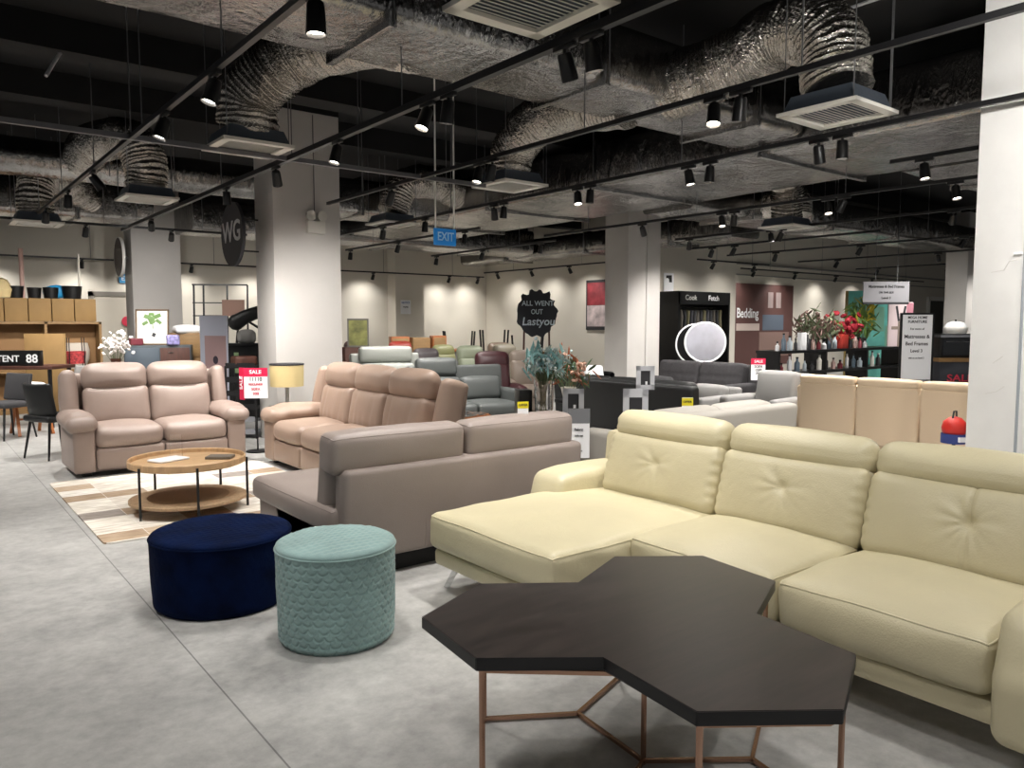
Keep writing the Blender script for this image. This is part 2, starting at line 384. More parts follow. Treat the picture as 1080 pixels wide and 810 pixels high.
# ------------------------------------------------------------------ cream sectional sofa (world coordinates)
def tuft(cx, cz, face=-1, seam=False):
    """button tuft on the -X face of a back cushion (after local shaping: face is -x)"""
    def f(o, q):
        if q.x < -.3:
            dy, dz = o.y - cx, o.z - cz; d = math.hypot(dy, dz); th = math.atan2(dz, dy)
            k = min(1, (-q.x - .3) / .5)
            dep = .022 * math.exp(-(d / .03) ** 2) + .014 * math.exp(-(d / .12) ** 2)
            dep += .0045 * noise.noise(Vector((math.cos(th) * 3.2, math.sin(th) * 3.2, cx + 3.7 * YB[0]))) * 2 * math.exp(-((d - .07) / .07) ** 2)
            if seam: dep += .009 * math.exp(-(dy / .009) ** 2)
            o = o + Vector((dep * k, 0, 0))
        return edge_pinch(o, q)
    return f
def edge_pinch(o, q):
    # gathered leather along the upright seams
    e = max(0, (abs(q.y) - .86) / .14) * max(0, 1 - abs(q.z) ** 4)
    return o + Vector((.006 * math.sin(o.z * 105 + q.y) * e, 0, 0))
def folds(sx, n=16, amp=.005):
    def f(o, q):
        e = max(0, abs(q.y) - .55) / .45
        return o + Vector((0, 0, amp * math.sin(o.x * 60) * e * .6))
    return f
cs = thing('sectional_sofa', 'large cream leather sectional sofa with chaise on the right', 'sofa', (3.2, 2.2, 0), world=True)
YB = [3.42, 2.565, 1.75, .94]
part('base', cs, cream, (bb, 2.79, 3.74, .72, 3.6, .15, .245, .025), (bb, 2.28, 3.0, 2.60, 3.60, .15, .245, .025))
part('back_frame', cs, cream, (box, (3.72, 2.18, .47), (.14, 2.95, .64), (0, R(6), 0), {'bev': .05}))
# chaise + seats
def front_folds(o, q):
    # loose folds on the vertical sides of the chaise
    w = max(0, 1 - abs(q.z)) * (1 if q.y < -.9 else 0)
    return o + Vector((0, -.008 * math.sin(o.x * 23 + o.z * 30) * w, 0))
def seat_folds(o, q):
    w = max(0, 1 - abs(q.z) ** 2) * (1 if q.x < -.9 else 0); e = max(0, abs(q.y) - .5) * 2
    return o + Vector((.006 * math.sin(o.y * 42 + o.z * 25) * w * e, 0, 0))
pb = nb(); bm = nb(); cush(bm, (2.87, 3.075, .355), (1.26, 1.05, .2), .05, (.015, .015, .045), seg=(28, 22, 5), fn=front_folds, wob=.007, piping=pb)
sc = finish('chaise_cushion', bm, cream, cs); finish('piping', pb, cream, sc)
for i in (1, 2):
    y0, y1 = YB[i], YB[i + 1]
    pb = nb(); bm = nb(); cush(bm, (3.11, (y0 + y1) / 2, .36), (.72, y0 - y1 - .005, .21), .045, (.03, .006, .055), seg=(16, 18, 5), wob=.006, fn=seat_folds, piping=pb)
    sc = finish('seat_cushion', bm, cream, cs); finish('piping', pb, cream, sc)
for i in range(3):
    y0, y1 = YB[i], YB[i + 1]; w = y0 - y1 - .006
    bm = nb(); cush(bm, (3.535, (y0 + y1) / 2, .615), (.2, w, .40), .06, (.035, .004, .01), rot=(0, R(16), 0), fn=tuft(-.06 if i == 2 else .0, .03, seam=(i == 2)), seg=(4, 84 if i == 2 else 48, 34), wob=.003)
    bc = finish('back_cushion', bm, cream, cs)
    part('tuft_button', bc, cream, (ball, (3.45 + .012, (y0 + y1) / 2 - (.06 if i == 2 else 0), .635), .011, {'sc': (.6, 1, 1)}))
    pb = nb(); bm = nb(); cush(bm, (3.6, (y0 + y1) / 2, .855), (.17, w, .19), .078, (.03, .0, .015), rot=(0, R(8), 0), fn=edge_pinch, seg=(4, 40, 18), wob=.003)
    finish('headrest', bm, cream, cs); pb.free()
for nm, y0, y1, x0 in (('far', 3.42, 3.70, 3.02), ('near', .66, .935, 2.70)):
    bm = nb()
    def slope(o, q):
        if q.z > 0 and q.x < -.4: o = o + Vector((0.0, 0, -.02 * (-q.x - .4) / .6))
        return o + Vector((.07 * max(0, q.z) * max(0, min(1, (-q.x - .2) / .8)), 0, 0))
    cush(bm, ((x0 + 3.76) / 2, (y0 + y1) / 2, .36), (3.76 - x0, y1 - y0, .46), .055, (.01, .012, .012), fn=slope, seg=(14, 6, 8), wob=.003)
    finish('armrest', bm, cream, cs)
for (x, y, dx, dy) in ((2.40, 3.53, -.04, .06), (2.40, 2.72, -.04, -.06), (3.66, 3.55, .03, .05), (2.9, .78, -.03, -.05), (3.66, .78, .03, -.05)):
    part('leg', cs, chrome, (bar, (x, y, .14), (x + dx, y + dy, .0), .028), (box, (x, y, .135), (.09, .09, .012)))

# ------------------------------------------------------------------ hexagonal coffee table
ht_ = thing('coffee_table', 'dark wood coffee table shaped as three joined hexagons', 'table', (1.911, 1.697, 0), world=True)
OX, OY, HR, HS, HZ = 1.911, 1.697, 1.452, .375, .525
E6 = lambda k: Vector((math.cos(HR + R(60 * k)), math.sin(HR + R(60 * k)), 0)) * HS
O = Vector((OX, OY, 0)); outl = []; legs_ = []; sh = []
for j in range(3):
    k = 2 * j; ce = O + E6(k + 1)
    outl += [O + E6(k), ce + E6(k), ce + E6(k + 1), ce + E6(k + 2)]
    sh.append(O + E6(k)); legs_.append((ce + E6(k), ce + E6(k + 2)))
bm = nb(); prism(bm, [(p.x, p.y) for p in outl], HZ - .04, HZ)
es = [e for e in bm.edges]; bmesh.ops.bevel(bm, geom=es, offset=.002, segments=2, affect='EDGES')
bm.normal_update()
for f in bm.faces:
    if abs(f.normal.z) < .6: f.material_index = 1  # side faces take a near-black colour, darker than the top
finish('tabletop', bm, [table_mat(), M('tabletop_side_dark', '#101013', .45)], ht_, smooth=False)
def inn(p, k=.035):
    c = min((O + E6(1), O + E6(3), O + E6(5)), key=lambda q: (q - p).length); return p + (c - p).normalized() * k
W = .013
bt = nb(); bl = nb()
for i in range(len(outl)): bar(bt, inn(outl[i]) + Vector((0, 0, HZ - .05)), inn(outl[(i + 1) % 12]) + Vector((0, 0, HZ - .05)), W)
finish('top_rail', bt, copper, ht_, False)
for j in range(3):
    a, b = legs_[j]; s0, s1 = sh[j], sh[(j + 1) % 3]; z = Vector((0, 0, .012))
    for p, q in ((a, s0), (b, s1)):
        bl = nb(); bar(bl, inn(p) + z, q + z, W); finish('floor_rail', bl, copper, ht_, False)
    bl = nb(); bar(bl, s0 + z, O + z, W); finish('floor_rail', bl, copper, ht_, False)
    for p in (a, b):
        bl = nb(); bar(bl, inn(p), inn(p) + Vector((0, 0, HZ - .042)), W); finish('leg', bl, copper, ht_, False)
bl = nb(); bar(bl, O, O + Vector((0, 0, HZ - .042)), W); finish('leg', bl, copper, ht_, False)

# ------------------------------------------------------------------ poufs
def pouf(x, y, r, h, mat, quilt, label, taper=.03):
    t = thing('pouf', label, 'pouf', (x, y, 0))
    segs = 380 if quilt else 72
    bm = nb(); rings = []; NZ = 120 if quilt else 30
    for i in range(NZ + 1):
        z = h * .94 * i / NZ; k = i / NZ
        rr = r * (1 - taper * (1 - k) ** 1.5) * (1 - .06 * max(0, .05 - k) / .05)
        rg = []
        for s_ in range(segs):
            th = s_ * 2 * math.pi / segs; d = 0
            if quilt:   # scallop quilting: staggered rows of rounded scales
                row = z / .034; j = math.floor(row); u = th * r / .052 + (.5 if j % 2 else 0)
                fu = (u % 1) - .5; fz = row % 1
                e = math.sqrt(max(0, 1 - (2 * fu) ** 2)) * .9
                d = -.006 * math.exp(-((fz - (1 - e)) / .2) ** 2) + .003 * noise.noise(Vector((math.cos(th) * 3, math.sin(th) * 3, z * 9)))
            else:
                d = .004 * noise.noise(Vector((math.cos(th) * 4, math.sin(th) * 4, z * 9)))
            rg.append(bm.verts.new(((rr + d) * math.cos(th), (rr + d) * math.sin(th), z)))
        rings.append(rg)
    for A, B in zip(rings, rings[1:]):
        for s_ in range(segs): bm.faces.new((A[s_], A[(s_ + 1) % segs], B[(s_ + 1) % segs], B[s_]))
    bm.faces.new(rings[0][::-1]); finish('side_cover', bm, mat, t, ang=80)
    bm = nb(); prof = [(r * .995, h * .925), (r * 1.003, h * .95), (r * .985, h * .975), (r * .93, h * .992)] + [(r * .9 * (1 - k / 10), h * (.995 + .03 * (1 - (1 - k / 10) ** 2))) for k in [q / 4 for q in range(40)]] + [(.0001, h * 1.025)]
    lathe(bm, prof, seg=120)
    for v in bm.verts:
        if v.co.z > h * .985: v.co.z += (.003 if quilt else .002) * math.sin((v.co.x + v.co.y) * 85) * math.sin((v.co.x - v.co.y) * 85) + .003 * noise.noise(v.co * 8)
    finish('seat_top', bm, mat, t, ang=80)
    bm = nb(); tube(bm, [(r * 1.002 * math.cos(a * math.pi / 36), r * 1.002 * math.sin(a * math.pi / 36), h * .935) for a in range(72)], .005, 6, closed=True)
    finish('piping', bm, mat, t)
pouf(1.58, 3.365, .282, .475, teal, True, 'sea green quilted velvet pouf in front of the mauve sofa')
pouf(1.307, 4.207, .363, .392, navy, False, 'navy blue velvet pouf, wider and lower than the green one')

# ------------------------------------------------------------------ mauve sofa seen from behind
ms = thing('back_turned_sofa', 'mauve grey leather sofa seen from behind, beside the poufs', 'sofa', (2.75, 4.5, 0), world=True)
part('plinth', ms, plinth, (bb, 2.05, 3.62, 4.05, 5.0, 0, .13))
part('back_panel', ms, mauve, (cush, (2.83, 4.02, .395), (1.84, .15, .55), .035, (0, .008, .0), {'rot': (R(3), 0, 0), 'seg': (16, 2, 8), 'wob': .002}))
part('seam', ms, mauve, *[(tube, [(x, 3.955, .14), (x, 3.94, .4), (x, 3.938, .655)], .003, 5) for x in (2.45, 3.1)])
for x0, x1 in ((1.85, 2.765), (2.785, 3.70)):
    pb = nb(); bm = nb(); cush(bm, ((x0 + x1) / 2, 4.07, .755), (x1 - x0, .2, .235), .05, (.005, .015, .012), rot=(R(4), 0, 0), seg=(16, 4, 5), wob=.003, piping=pb, pr=.003)
    o = finish('headrest', bm, mauve, ms); finish('piping', pb, mauve, o)
part('back_cushion', ms, mauve, (cush, (2.33, 4.2, .55), (.88, .2, .42), .06, (0, .03, .01), {'rot': (R(10), 0, 0)}))
part('back_cushion', ms, mauve, (cush, (3.23, 4.2, .55), (.88, .2, .42), .06, (0, .03, .01), {'rot': (R(10), 0, 0)}))
pb = nb(); bm = nb(); cush(bm, (2.31, 4.67, .36), (.9, 1.28, .16), .05, (.02, .02, .03), seg=(12, 14, 4), piping=pb, pr=.003); o = finish('chaise_cushion', bm, mauve, ms); finish('piping', pb, mauve, o)
part('seat_cushion', ms, mauve, (cush, (3.2, 4.5, .36), (.86, .92, .16), .05, (.01, .02, .03)))
part('base', ms, mauve, (bb, 1.90, 3.64, 4.08, 4.95, .13, .29, .02), (bb, 1.90, 2.72, 4.3, 5.27, .13, .29, .02))
part('armrest', ms, mauve, (cush, (3.72, 4.5, .38), (.16, .95, .5), .05, (.01, 0, .01)))

# ------------------------------------------------------------------ recliner sofas
def recliner(loc, rot, W, n, mat, label, D=.88, aw=.19, H=1.06, name='recliner_sofa', pleats=False, group=None, wing=True):
    t = thing(name, label, 'sofa', loc, rot, group)
    y0 = -D / 2; sw = (W - 2 * aw) / n
    part('base', t, mat, (bb, -W / 2 + aw * .6, W / 2 - aw * .6, y0 + .06, D / 2 - .06, .04, .3, .02))
    part('feet', t, plinth, *[(bb, sx * (W / 2 - .12) - .04, sx * (W / 2 - .12) + .04, sy - .04, sy + .04, 0, .045) for sx in (-1, 1) for sy in (y0 + .12, D / 2 - .12)])
    part('back_panel', t, mat, (cush, (0, D / 2 - .06, .55), (W - .1, .12, .86), .04, (0, .01, 0), {'rot': (R(-9), 0, 0), 'seg': (8, 2, 6)}))
    for i in range(n):
        cx = -W / 2 + aw + sw * (i + .5)
        part('footrest', t, mat, (cush, (cx, y0 + .05, .165), (sw - .012, .1, .22), .03, (0, .015, 0), {'seg': (8, 2, 4)}))
        part('seat_cushion', t, mat, (cush, (cx, y0 + .33, .375), (sw - .008, .66, .2), .07, (.0, .03, .035), {'seg': (12, 12, 4), 'wob': .006}))
        def pl(o, q, s=sw):
            if pleats and q.y < 0: o = o + Vector((0, .012 * math.exp(-((o.x % (s / 2) - s / 4) / .02) ** 2) * max(0, 1 - q.z ** 2) + .006 * math.sin(o.x * 55) * max(0, -q.z), 0))
            return o
        part('back_cushion', t, mat, (cush, (cx, y0 + .63, .63), (sw - .008, .2, .42), .07, (0, .035, .0), {'rot': (R(-12), 0, 0), 'fn': pl, 'seg': (20, 4, 8), 'wob': .007}))
        part('headrest', t, mat, (cush, (cx, y0 + .69, .93), (sw - .012, .19, .28), .09, (.004, .06, .02), {'rot': (R(-8), 0, 0), 'seg': (12, 4, 6), 'wob': .007}))
    for sx in (-1, 1):
        cx = sx * (W / 2 - aw / 2)
        if wing: part('side_wing', t, mat, (cush, (sx * (W / 2 - .075), y0 + .7, .70), (.14, .24, .62), .06, (.015, .02, .01), {'rot': (R(-12), 0, 0), 'seg': (3, 4, 8), 'wob': .006}))
        a = part('arm_panel', t, mat, (cush, (cx, y0 + .4, .26), (aw, .78, .44), .025, (.01, .01, 0), {'seg': (4, 8, 5)}))
        def droop(o, q):
            return o + Vector((0, 0, -.05 * max(0, -q.y - .3) + .012 * math.sin(o.y * 34) * max(0, -q.y)))
        part('arm_pad', a, mat, (cush, (cx + sx * .012, y0 + .33, .535), (aw + .075, .7, .15), .07, (.02, .02, .03), {'fn': droop, 'seg': (6, 16, 3), 'wob': .006}))
    return t
recliner((2.06, 8.79, 0), 0, 1.66, 2, taupe, 'taupe leather two seat recliner sofa facing the round table')
recliner((3.44, 6.85, 0), R(-90), 2.65, 3, tan, 'tan leather three seat recliner sofa between taupe and mauve sofas', aw=.28, H=1.03, pleats=True, D=.86)

# ------------------------------------------------------------------ rug and round table
bm = nb()
o8 = []
for cx, cy, a0 in ((2.9, 8.2, 0), (1.06, 8.2, 90), (1.06, 5.78, 180), (2.9, 5.78, 270)):
    for k in range(5):
        a = R(a0 + k * 22.5); o8.append((cx + .06 * math.cos(a), cy + .06 * math.sin(a)))
prism(bm, o8, .001, .012)
rg = solo('rug', bm, rug_mat(), 'patchwork cowhide rug in cream and brown under the round table', 'rug', smooth=False)
rt = thing('round_coffee_table', 'round oak coffee table with lower shelf on the patchwork rug', 'table', (1.74, 6.4, .012))
TR = .44
part('tabletop', rt, oak, (lathe, [(.0001, .365), (TR - .02, .365), (TR, .375), (TR, .42), (TR - .008, .428), (TR - .016, .42), (TR - .018, .392), (.0001, .392)], (0, 0, 0), 64))
part('lower_shelf', rt, rattan, (lathe, [(.0001, .075), (TR - .03, .075), (TR, .085), (TR, .105), (TR - .02, .11), (.0001, .107)], (0, 0, 0), 64))
part('shelf_inlay', rt, M('rattan_dark', '#8A7052', .7, bump=(90, .5)), (lathe, [(.0001, .1085), (TR * .7, .1085), (TR * .7, .1105), (.0001, .1105)], (0, 0, 0), 48))
for a in (205, 263, 338, 40, 110):
    x, y = (TR + .006) * math.cos(R(a)), (TR + .006) * math.sin(R(a))
    part('leg', rt, black, (bar, (x, y, 0), (x, y, .40), .016))
TZ = .012 + .392
bm = nb(); cush(bm, (1.62, 6.5, TZ + .009), (.26, .18, .016), .006, rot=(0, 0, R(20)), wob=0); solo('booklet', bm, whitep, 'white booklet lying on the round oak table', 'booklet')
bm = nb(); cush(bm, (1.98, 6.35, TZ + .012), (.2, .14, .022), .005, rot=(0, 0, R(-35)), wob=0); solo('notebook', bm, M('grey_book', '#6C645A', .6), 'grey brown notebook on the right side of the round oak table', 'book')
t = thing('sign_holder', 'clear upright sign holder standing on the round oak table', 'sign holder', (1.70, 6.58, TZ), R(-38))
part('base_plate', t, acryl, (box, (0, 0, .004), (.1, .07, .008))); part('upright_panel', t, acryl, (box, (0, 0, .1), (.1, .004, .19)))

# ------------------------------------------------------------------ ceiling services: ducts
def duct(name, label, x0, x1, y0, y1, z0, z1, axis, flanges=(), rods=True, group=None):
    t = thing(name, label, 'duct', ((x0 + x1) / 2, (y0 + y1) / 2, z0), world=True, group=group)
    bm = nb(); a = axis; L = (x1 - x0) if a == 0 else (y1 - y0); n = max(2, int(L / .3)); pts = []
    if a == 0: sec = [(y0, z0), (y1, z0), (y1, z1), (y0, z1)]
    else: sec = [(x0, z0), (x1, z0), (x1, z1), (x0, z1)]
    m = 8; ring = []; rc = .07
    for i in range(4):
        p, q, q2 = Vector(sec[i]), Vector(sec[(i + 1) % 4]), Vector(sec[(i + 2) % 4]); d = (q - p).normalized(); d2 = (q2 - q).normalized()
        a0, a1 = p + d * rc, q - d * rc
        for k in range(m): ring.append(a0.lerp(a1, k / m))
        for k in range(4):
            th = k * math.pi / 8; ring.append(a1 + d2 * rc + d * math.sin(th) * rc - d2 * math.cos(th) * rc)
    rings = []
    for i in range(n + 1):
        s_ = i / n; rg = []
        for p in ring:
            b = noise.noise(Vector((s_ * L * 1.3, p.x * 2.3, p.y * 2.3 + x0)))
            u = (p.x - (sec[0][0] + sec[1][0]) / 2) / ((sec[1][0] - sec[0][0]) / 2); w = (p.y - (z0 + z1) / 2) / ((z1 - z0) / 2)
            sag = -.035 * (1 - u * u) * abs(math.sin(s_ * L * math.pi / 1.2)) if w < -.95 else 0
            side = .02 * (1 - w * w) * (1 if u > .95 else -1 if u < -.95 else 0)
            c = (x0 + s_ * L) if a == 0 else (y0 + s_ * L)
            dx = p.x + side + b * .015; dz = p.y + sag + b * .012
            rg.append(bm.verts.new((c, dx, dz) if a == 0 else (dx, c, dz)))
        rings.append(rg)
    N = len(ring)
    for A, B in zip(rings, rings[1:]):
        for k in range(N): bm.faces.new((A[k], A[(k + 1) % N], B[(k + 1) % N], B[k]))
    bm.faces.new(rings[0]); bm.faces.new(rings[-1][::-1])
    finish('duct_body', bm, foil, t, ang=50)
    for f in flanges:
        if a == 0: part('flange', t, foil, (bb, f - .03, f + .03, y0 - .035, y1 + .035, z0 - .05, z1 + .03, .008))
        else: part('flange', t, foil, (bb, x0 - .035, x1 + .035, f - .03, f + .03, z0 - .05, z1 + .03, .008))
        for e in (-1, 1):
            if a == 0: yy = (y0 + y1) / 2 + e * ((y1 - y0) / 2 + .05); part('hanger_rod', t, raild, (tube, [(f, yy, z0 - .04), (f, yy, CEIL)], .006, 6))
            else: xx = (x0 + x1) / 2 + e * ((x1 - x0) / 2 + .05); part('hanger_rod', t, raild, (tube, [(xx, f, z0 - .04), (xx, f, CEIL)], .006, 6))
    return t
duct('branch_duct', 'silver rectangular air duct crossing the ceiling nearest the camera', -1.0, 7.2, 4.4, 5.25, 3.4, 3.88, 0, (.6, 2.5, 4.4, 6.4))
duct('trunk_duct', 'widest silver air duct running away above the black sofa', 7.25, 9.4, -2, 14.5, 3.3, 3.86, 1, (.4, 2.6, 4.9, 7.4, 9.8, 12.2))
duct('cross_duct', 'silver duct crossing the hall beyond the middle column', 9.5, 20, 7.6, 8.6, 3.25, 3.75, 0, (11, 13.5, 16))
duct('cross_duct', 'silver duct crossing the hall in front of the back wall', 4.2, 12.2, 14.6, 15.8, 3.2, 3.75, 0, (6, 8.4, 10.8))
duct('cross_duct', 'silver duct above the shelves at the far left', -4, 3.3, 13.6, 14.6, 3.15, 3.7, 0, (-1.5, .6, 2.2))
duct('cross_duct', 'silver duct over the beige sofa at the right', 9.5, 18, 3.6, 4.5, 3.3, 3.8, 0, (11, 13.5))
duct('side_duct', 'narrow silver duct along the far wall block', 12.4, 13.3, 9.0, 18, 3.15, 3.6, 1, (10.5, 13, 16))
duct('cross_duct', 'silver duct hanging behind the blue exit sign', 4.9, 7.2, 10.8, 11.8, 3.2, 3.7, 0, (5.6,))
t = thing('round_duct', 'round silver air duct on the left passing behind the column', 'duct', (1.5, 11.5, 3.3), world=True)
bm = nb(); P = [Vector((-4 + .12 * i, 11.5, 3.58)) for i in range(73)]
tube(bm, P, [.24 + .012 * noise.noise(Vector((i * .4, 0, 0))) for i in range(73)], 20); finish('duct_body', bm, foil, t, ang=60)
for x in (-1.5, .2, 2.2, 4.4): part('hanger_rod', t, raild, (tube, [(x, 11.2, 3.4), (x, 11.2, CEIL)], .006, 6))
def flexduct(pts, r, label, r1=None):
    bm = nb(); P = spline(pts, 60); n = len(P); rr = []; ph = 0
    for i in range(n):
        k = i / (n - 1); b = r + ((r1 or r) - r) * k
        ph += (P[i] - P[i - 1]).length if i else 0; rr.append(b + .008 * math.sin(ph * 6.283 / .045) * (1 + .6 * noise.noise(Vector((ph * 9, 1, r * 50)))) + .018 * noise.noise(Vector((ph * 5, r * 9, 0))))
    tube(bm, P, rr, 40)
    for v in bm.verts:
        v.co += noise.noise_vector(v.co * 7) * .016 + noise.noise_vector(v.co * 22) * .006
    return solo('flexible_duct', bm, flexf, label, 'flexible duct')
flexduct([(3.05, 4.95, 3.6), (2.98, 5.5, 3.76), (2.68, 6.2, 3.74), (2.43, 6.62, 3.45), (2.4, 6.7, 3.16)], .27, 'crinkled foil duct dropping to the grille before the near column', .24)
flexduct([(5.3, 4.6, 3.52), (5.5, 3.98, 3.66), (5.48, 3.5, 3.76), (5.4, 3.12, 3.56), (5.35, 3.0, 3.16)], .26, 'crinkled foil duct arching to the grille above the cream sofa', .24)
flexduct([(5.35, 5.05, 3.55), (5.27, 5.75, 3.63), (5.27, 6.35, 3.56), (5.3, 6.7, 3.36), (5.3, 6.75, 3.16)], .25, 'crinkled foil duct dropping to the grille beside the exit sign', .23)
flexduct([(1.9, 11.4, 3.6), (2.0, 10.9, 3.75), (2.3, 10.35, 3.72), (2.4, 10.2, 3.4), (2.4, 10.2, 3.16)], .24, 'dark foil duct curving to the grille left of the round sign', .24)
flexduct([(2.4, 13.7, 3.45), (2.0, 13.3, 3.62), (1.6, 12.6, 3.58), (1.5, 12.4, 3.3), (1.5, 12.4, 3.0)], .24, 'foil duct hanging at the left above the wooden shelves', .22)
flexduct([(.6, 13.9, 3.5), (.55, 13.2, 3.4), (.55, 12.9, 3.1), (.55, 12.9, 2.85)], .24, 'short foil duct at the far left over the storage boxes', .22)
flexduct([(9.2, 3.2, 3.6), (9.8, 3.15, 3.72), (10.5, 3.0, 3.6), (10.7, 3.0, 3.1)], .26, 'foil duct arching beside the white pillar', .23)
flexduct([(9.2, 6.4, 3.6), (9.8, 6.5, 3.72), (10.4, 6.6, 3.6), (10.6, 6.7, 3.1)], .26, 'foil duct arching over the light grey sofa', .23)
flexduct([(7.3, 10.6, 3.6), (6.7, 10.5, 3.72), (6.1, 10.4, 3.6), (5.9, 10.4, 3.16)], .25, 'foil duct right of the near column behind the exit sign', .23)
flexduct([(11.5, 7.7, 3.5), (11.2, 7.0, 3.5), (11.1, 6.8, 3.1)], .24, 'foil duct hanging from the duct beyond the middle column', .22)
def diffuser(x, y, z, label, s=.6, first=[None]):
    if first[0] is None:
        t = thing('air_diffuser', label, 'air vent', (x, y, z), group='square ceiling air grilles'); first[0] = t
        h = s / 2
        part('frame', t, difw, (bb, -h, h, -h, -h + .07, -.01, .015), (bb, -h, h, h - .07, h, -.01, .015), (bb, -h, -h + .07, -h, h, -.01, .015), (bb, h - .07, h, -h, h, -.01, .015), smooth=False)
        part('louvres', t, difw, *[(box, (0, -h + .09 + i * .035, .012), (s - .14, .028, .004), (R(38), 0, 0)) for i in range(13)], smooth=False)
        bm = nb(); prism(bm, [(-h + .03, -h + .03), (h - .03, -h + .03), (h - .03, h - .03), (-h + .03, h - .03)], .012, .13)
        for v in bm.verts:
            if v.co.z > .1: v.co.x *= .85; v.co.y *= .85
        finish('plenum_box', bm, ginsul, t, False)
        for a, b in ((-1, -1), (1, 1), (-1, 1), (1, -1)): part('hanger_rod', t, raild, (tube, [(a * (h - .04), b * (h - .04), .01), (a * (h - .04), b * (h - .04), CEIL - z)], .004, 5))
        return t
    return dup(first[0], (x, y, z), 0, label)
diffuser(2.4, 6.7, 3.0, 'white square air grille under the crinkled duct before the near column')
diffuser(2.4, 10.2, 3.0, 'white square air grille left of the round black sign')
diffuser(2.4, 2.9, 3.0, 'white square air grille at the top edge, nearest the camera')
diffuser(5.35, 3.0, 3.0, 'white square air grille under the duct arching above the cream sofa')
diffuser(5.3, 6.75, 3.0, 'white square air grille just right of the exit sign rods')
diffuser(1.5, 12.4, 2.86, 'white square air grille above the wooden shelves at the left')
diffuser(.55, 12.9, 2.72, 'white square air grille at the far left over the storage boxes')
diffuser(10.7, 3.0, 2.95, 'white square air grille partly behind the white pillar')
diffuser(10.6, 6.7, 2.95, 'white square air grille over the light grey sofa')
diffuser(5.9, 10.4, 3.0, 'white square air grille right of the near column')
# ------------------------------------------------------------------ lighting tracks and spotlights
TZ0 = 2.98
def track(x0, y0, x1, y1, label, rods, z=TZ0, w=.035, mat=black, ztop=CEIL, cat='lighting track', name='lighting_track', rodr=.005):
    t = thing(name, label, cat, (x0, y0, z), world=True, group='ceiling tracks')
    part('rail', t, mat, (bar, (x0, y0, z), (x1, y1, z), w), smooth=False)
    for k in rods:
        x = x0 + (x1 - x0) * k; y = y0 + (y1 - y0) * k
        part('hanger_rod', t, raild, (tube, [(x, y, z), (x, y, ztop)], rodr, 5))
    return t
fr = lambda n: [(i + .5) / n for i in range(n)]
track(1.5, -2, 1.5, 13, 'leftmost black lighting track running away from the camera', fr(8))
track(2.8, -2, 2.8, 13.5, 'black lighting track passing in front of the near column', fr(8), w=.045)
track(4.2, -2, 4.2, 9.0, 'black lighting track crossing in front of the nearest duct', fr(6))
track(5.8, -2, 5.8, 13.5, 'long black lighting track just left of the widest duct', fr(8))
track(8.6, 1.5, 8.6, 10, 'black lighting track beneath the widest duct', fr(4), z=2.98, ztop=3.31)
track(10.8, 3, 10.8, 9, 'black lighting track right of the widest duct', fr(3))
track(12.1, 6, 12.1, 9.8, 'short black lighting track in front of the middle column', fr(2), z=2.95)
track(13.2, 12.6, 13.2, 18, 'black lighting track along the wall block', fr(2), z=2.95, ztop=3.2)
track(7.1, 9.8, 7.1, 14.4, 'short black lighting track behind the middle sofas', fr(2))
track(9.2, 10.4, 9.2, 14.5, 'short black lighting track left of the middle column', fr(2))
track(14.2, 4.8, 14.2, 10.4, 'black lighting track over the bottle shelf', fr(2))
track(17.0, 4.6, 17.0, 10.4, 'black lighting track at the right beyond the bottle shelf', fr(2))
track(20.5, 5.6, 20.5, 10.8, 'rightmost black lighting track near the far wall', fr(2))
track(0.1, -2, .1, 13, 'black lighting track at the far left over the grey floor', fr(6))
track(7.2, -2, 7.2, 3.5, 'black lighting track beside the white pillar', fr(3))
track(-4, 6.8, 5.0, 6.8, 'grey steel rail crossing the hall at the grille before the near column', fr(9), w=.04, mat=raild, name='support_rail')
track(-4, 13.0, 4.6, 13.0, 'thin black rail crossing above the wooden shelves', fr(6), w=.035)
track(4.6, 18.3, 13.4, 18.3, 'black lighting track along the back wall', fr(4), z=2.85)
track(-3, 18.3, 4.4, 18.3, 'black lighting track along the back wall behind the shelves', fr(3), z=2.85)
track(14.2, 11.2, 17, 11.2, 'short black lighting track before the black wardrobe', fr(2), z=2.95)
track(17.4, 12.3, 28, 12.3, 'black lighting track along the far right wall', fr(4), z=2.95)
HEAD = [None]
def lampdata(e, ang=78):
    d = bpy.data.lights.new('spot', 'SPOT'); d.energy = e; d.spot_size = R(ang); d.spot_blend = .8; d.shadow_soft_size = .05; d.color = (1, .965, .915)
    return d
LD = lampdata(54, 88); LB = lampdata(195, 112); LW = lampdata(42, 125); LP = lampdata(150, 140)
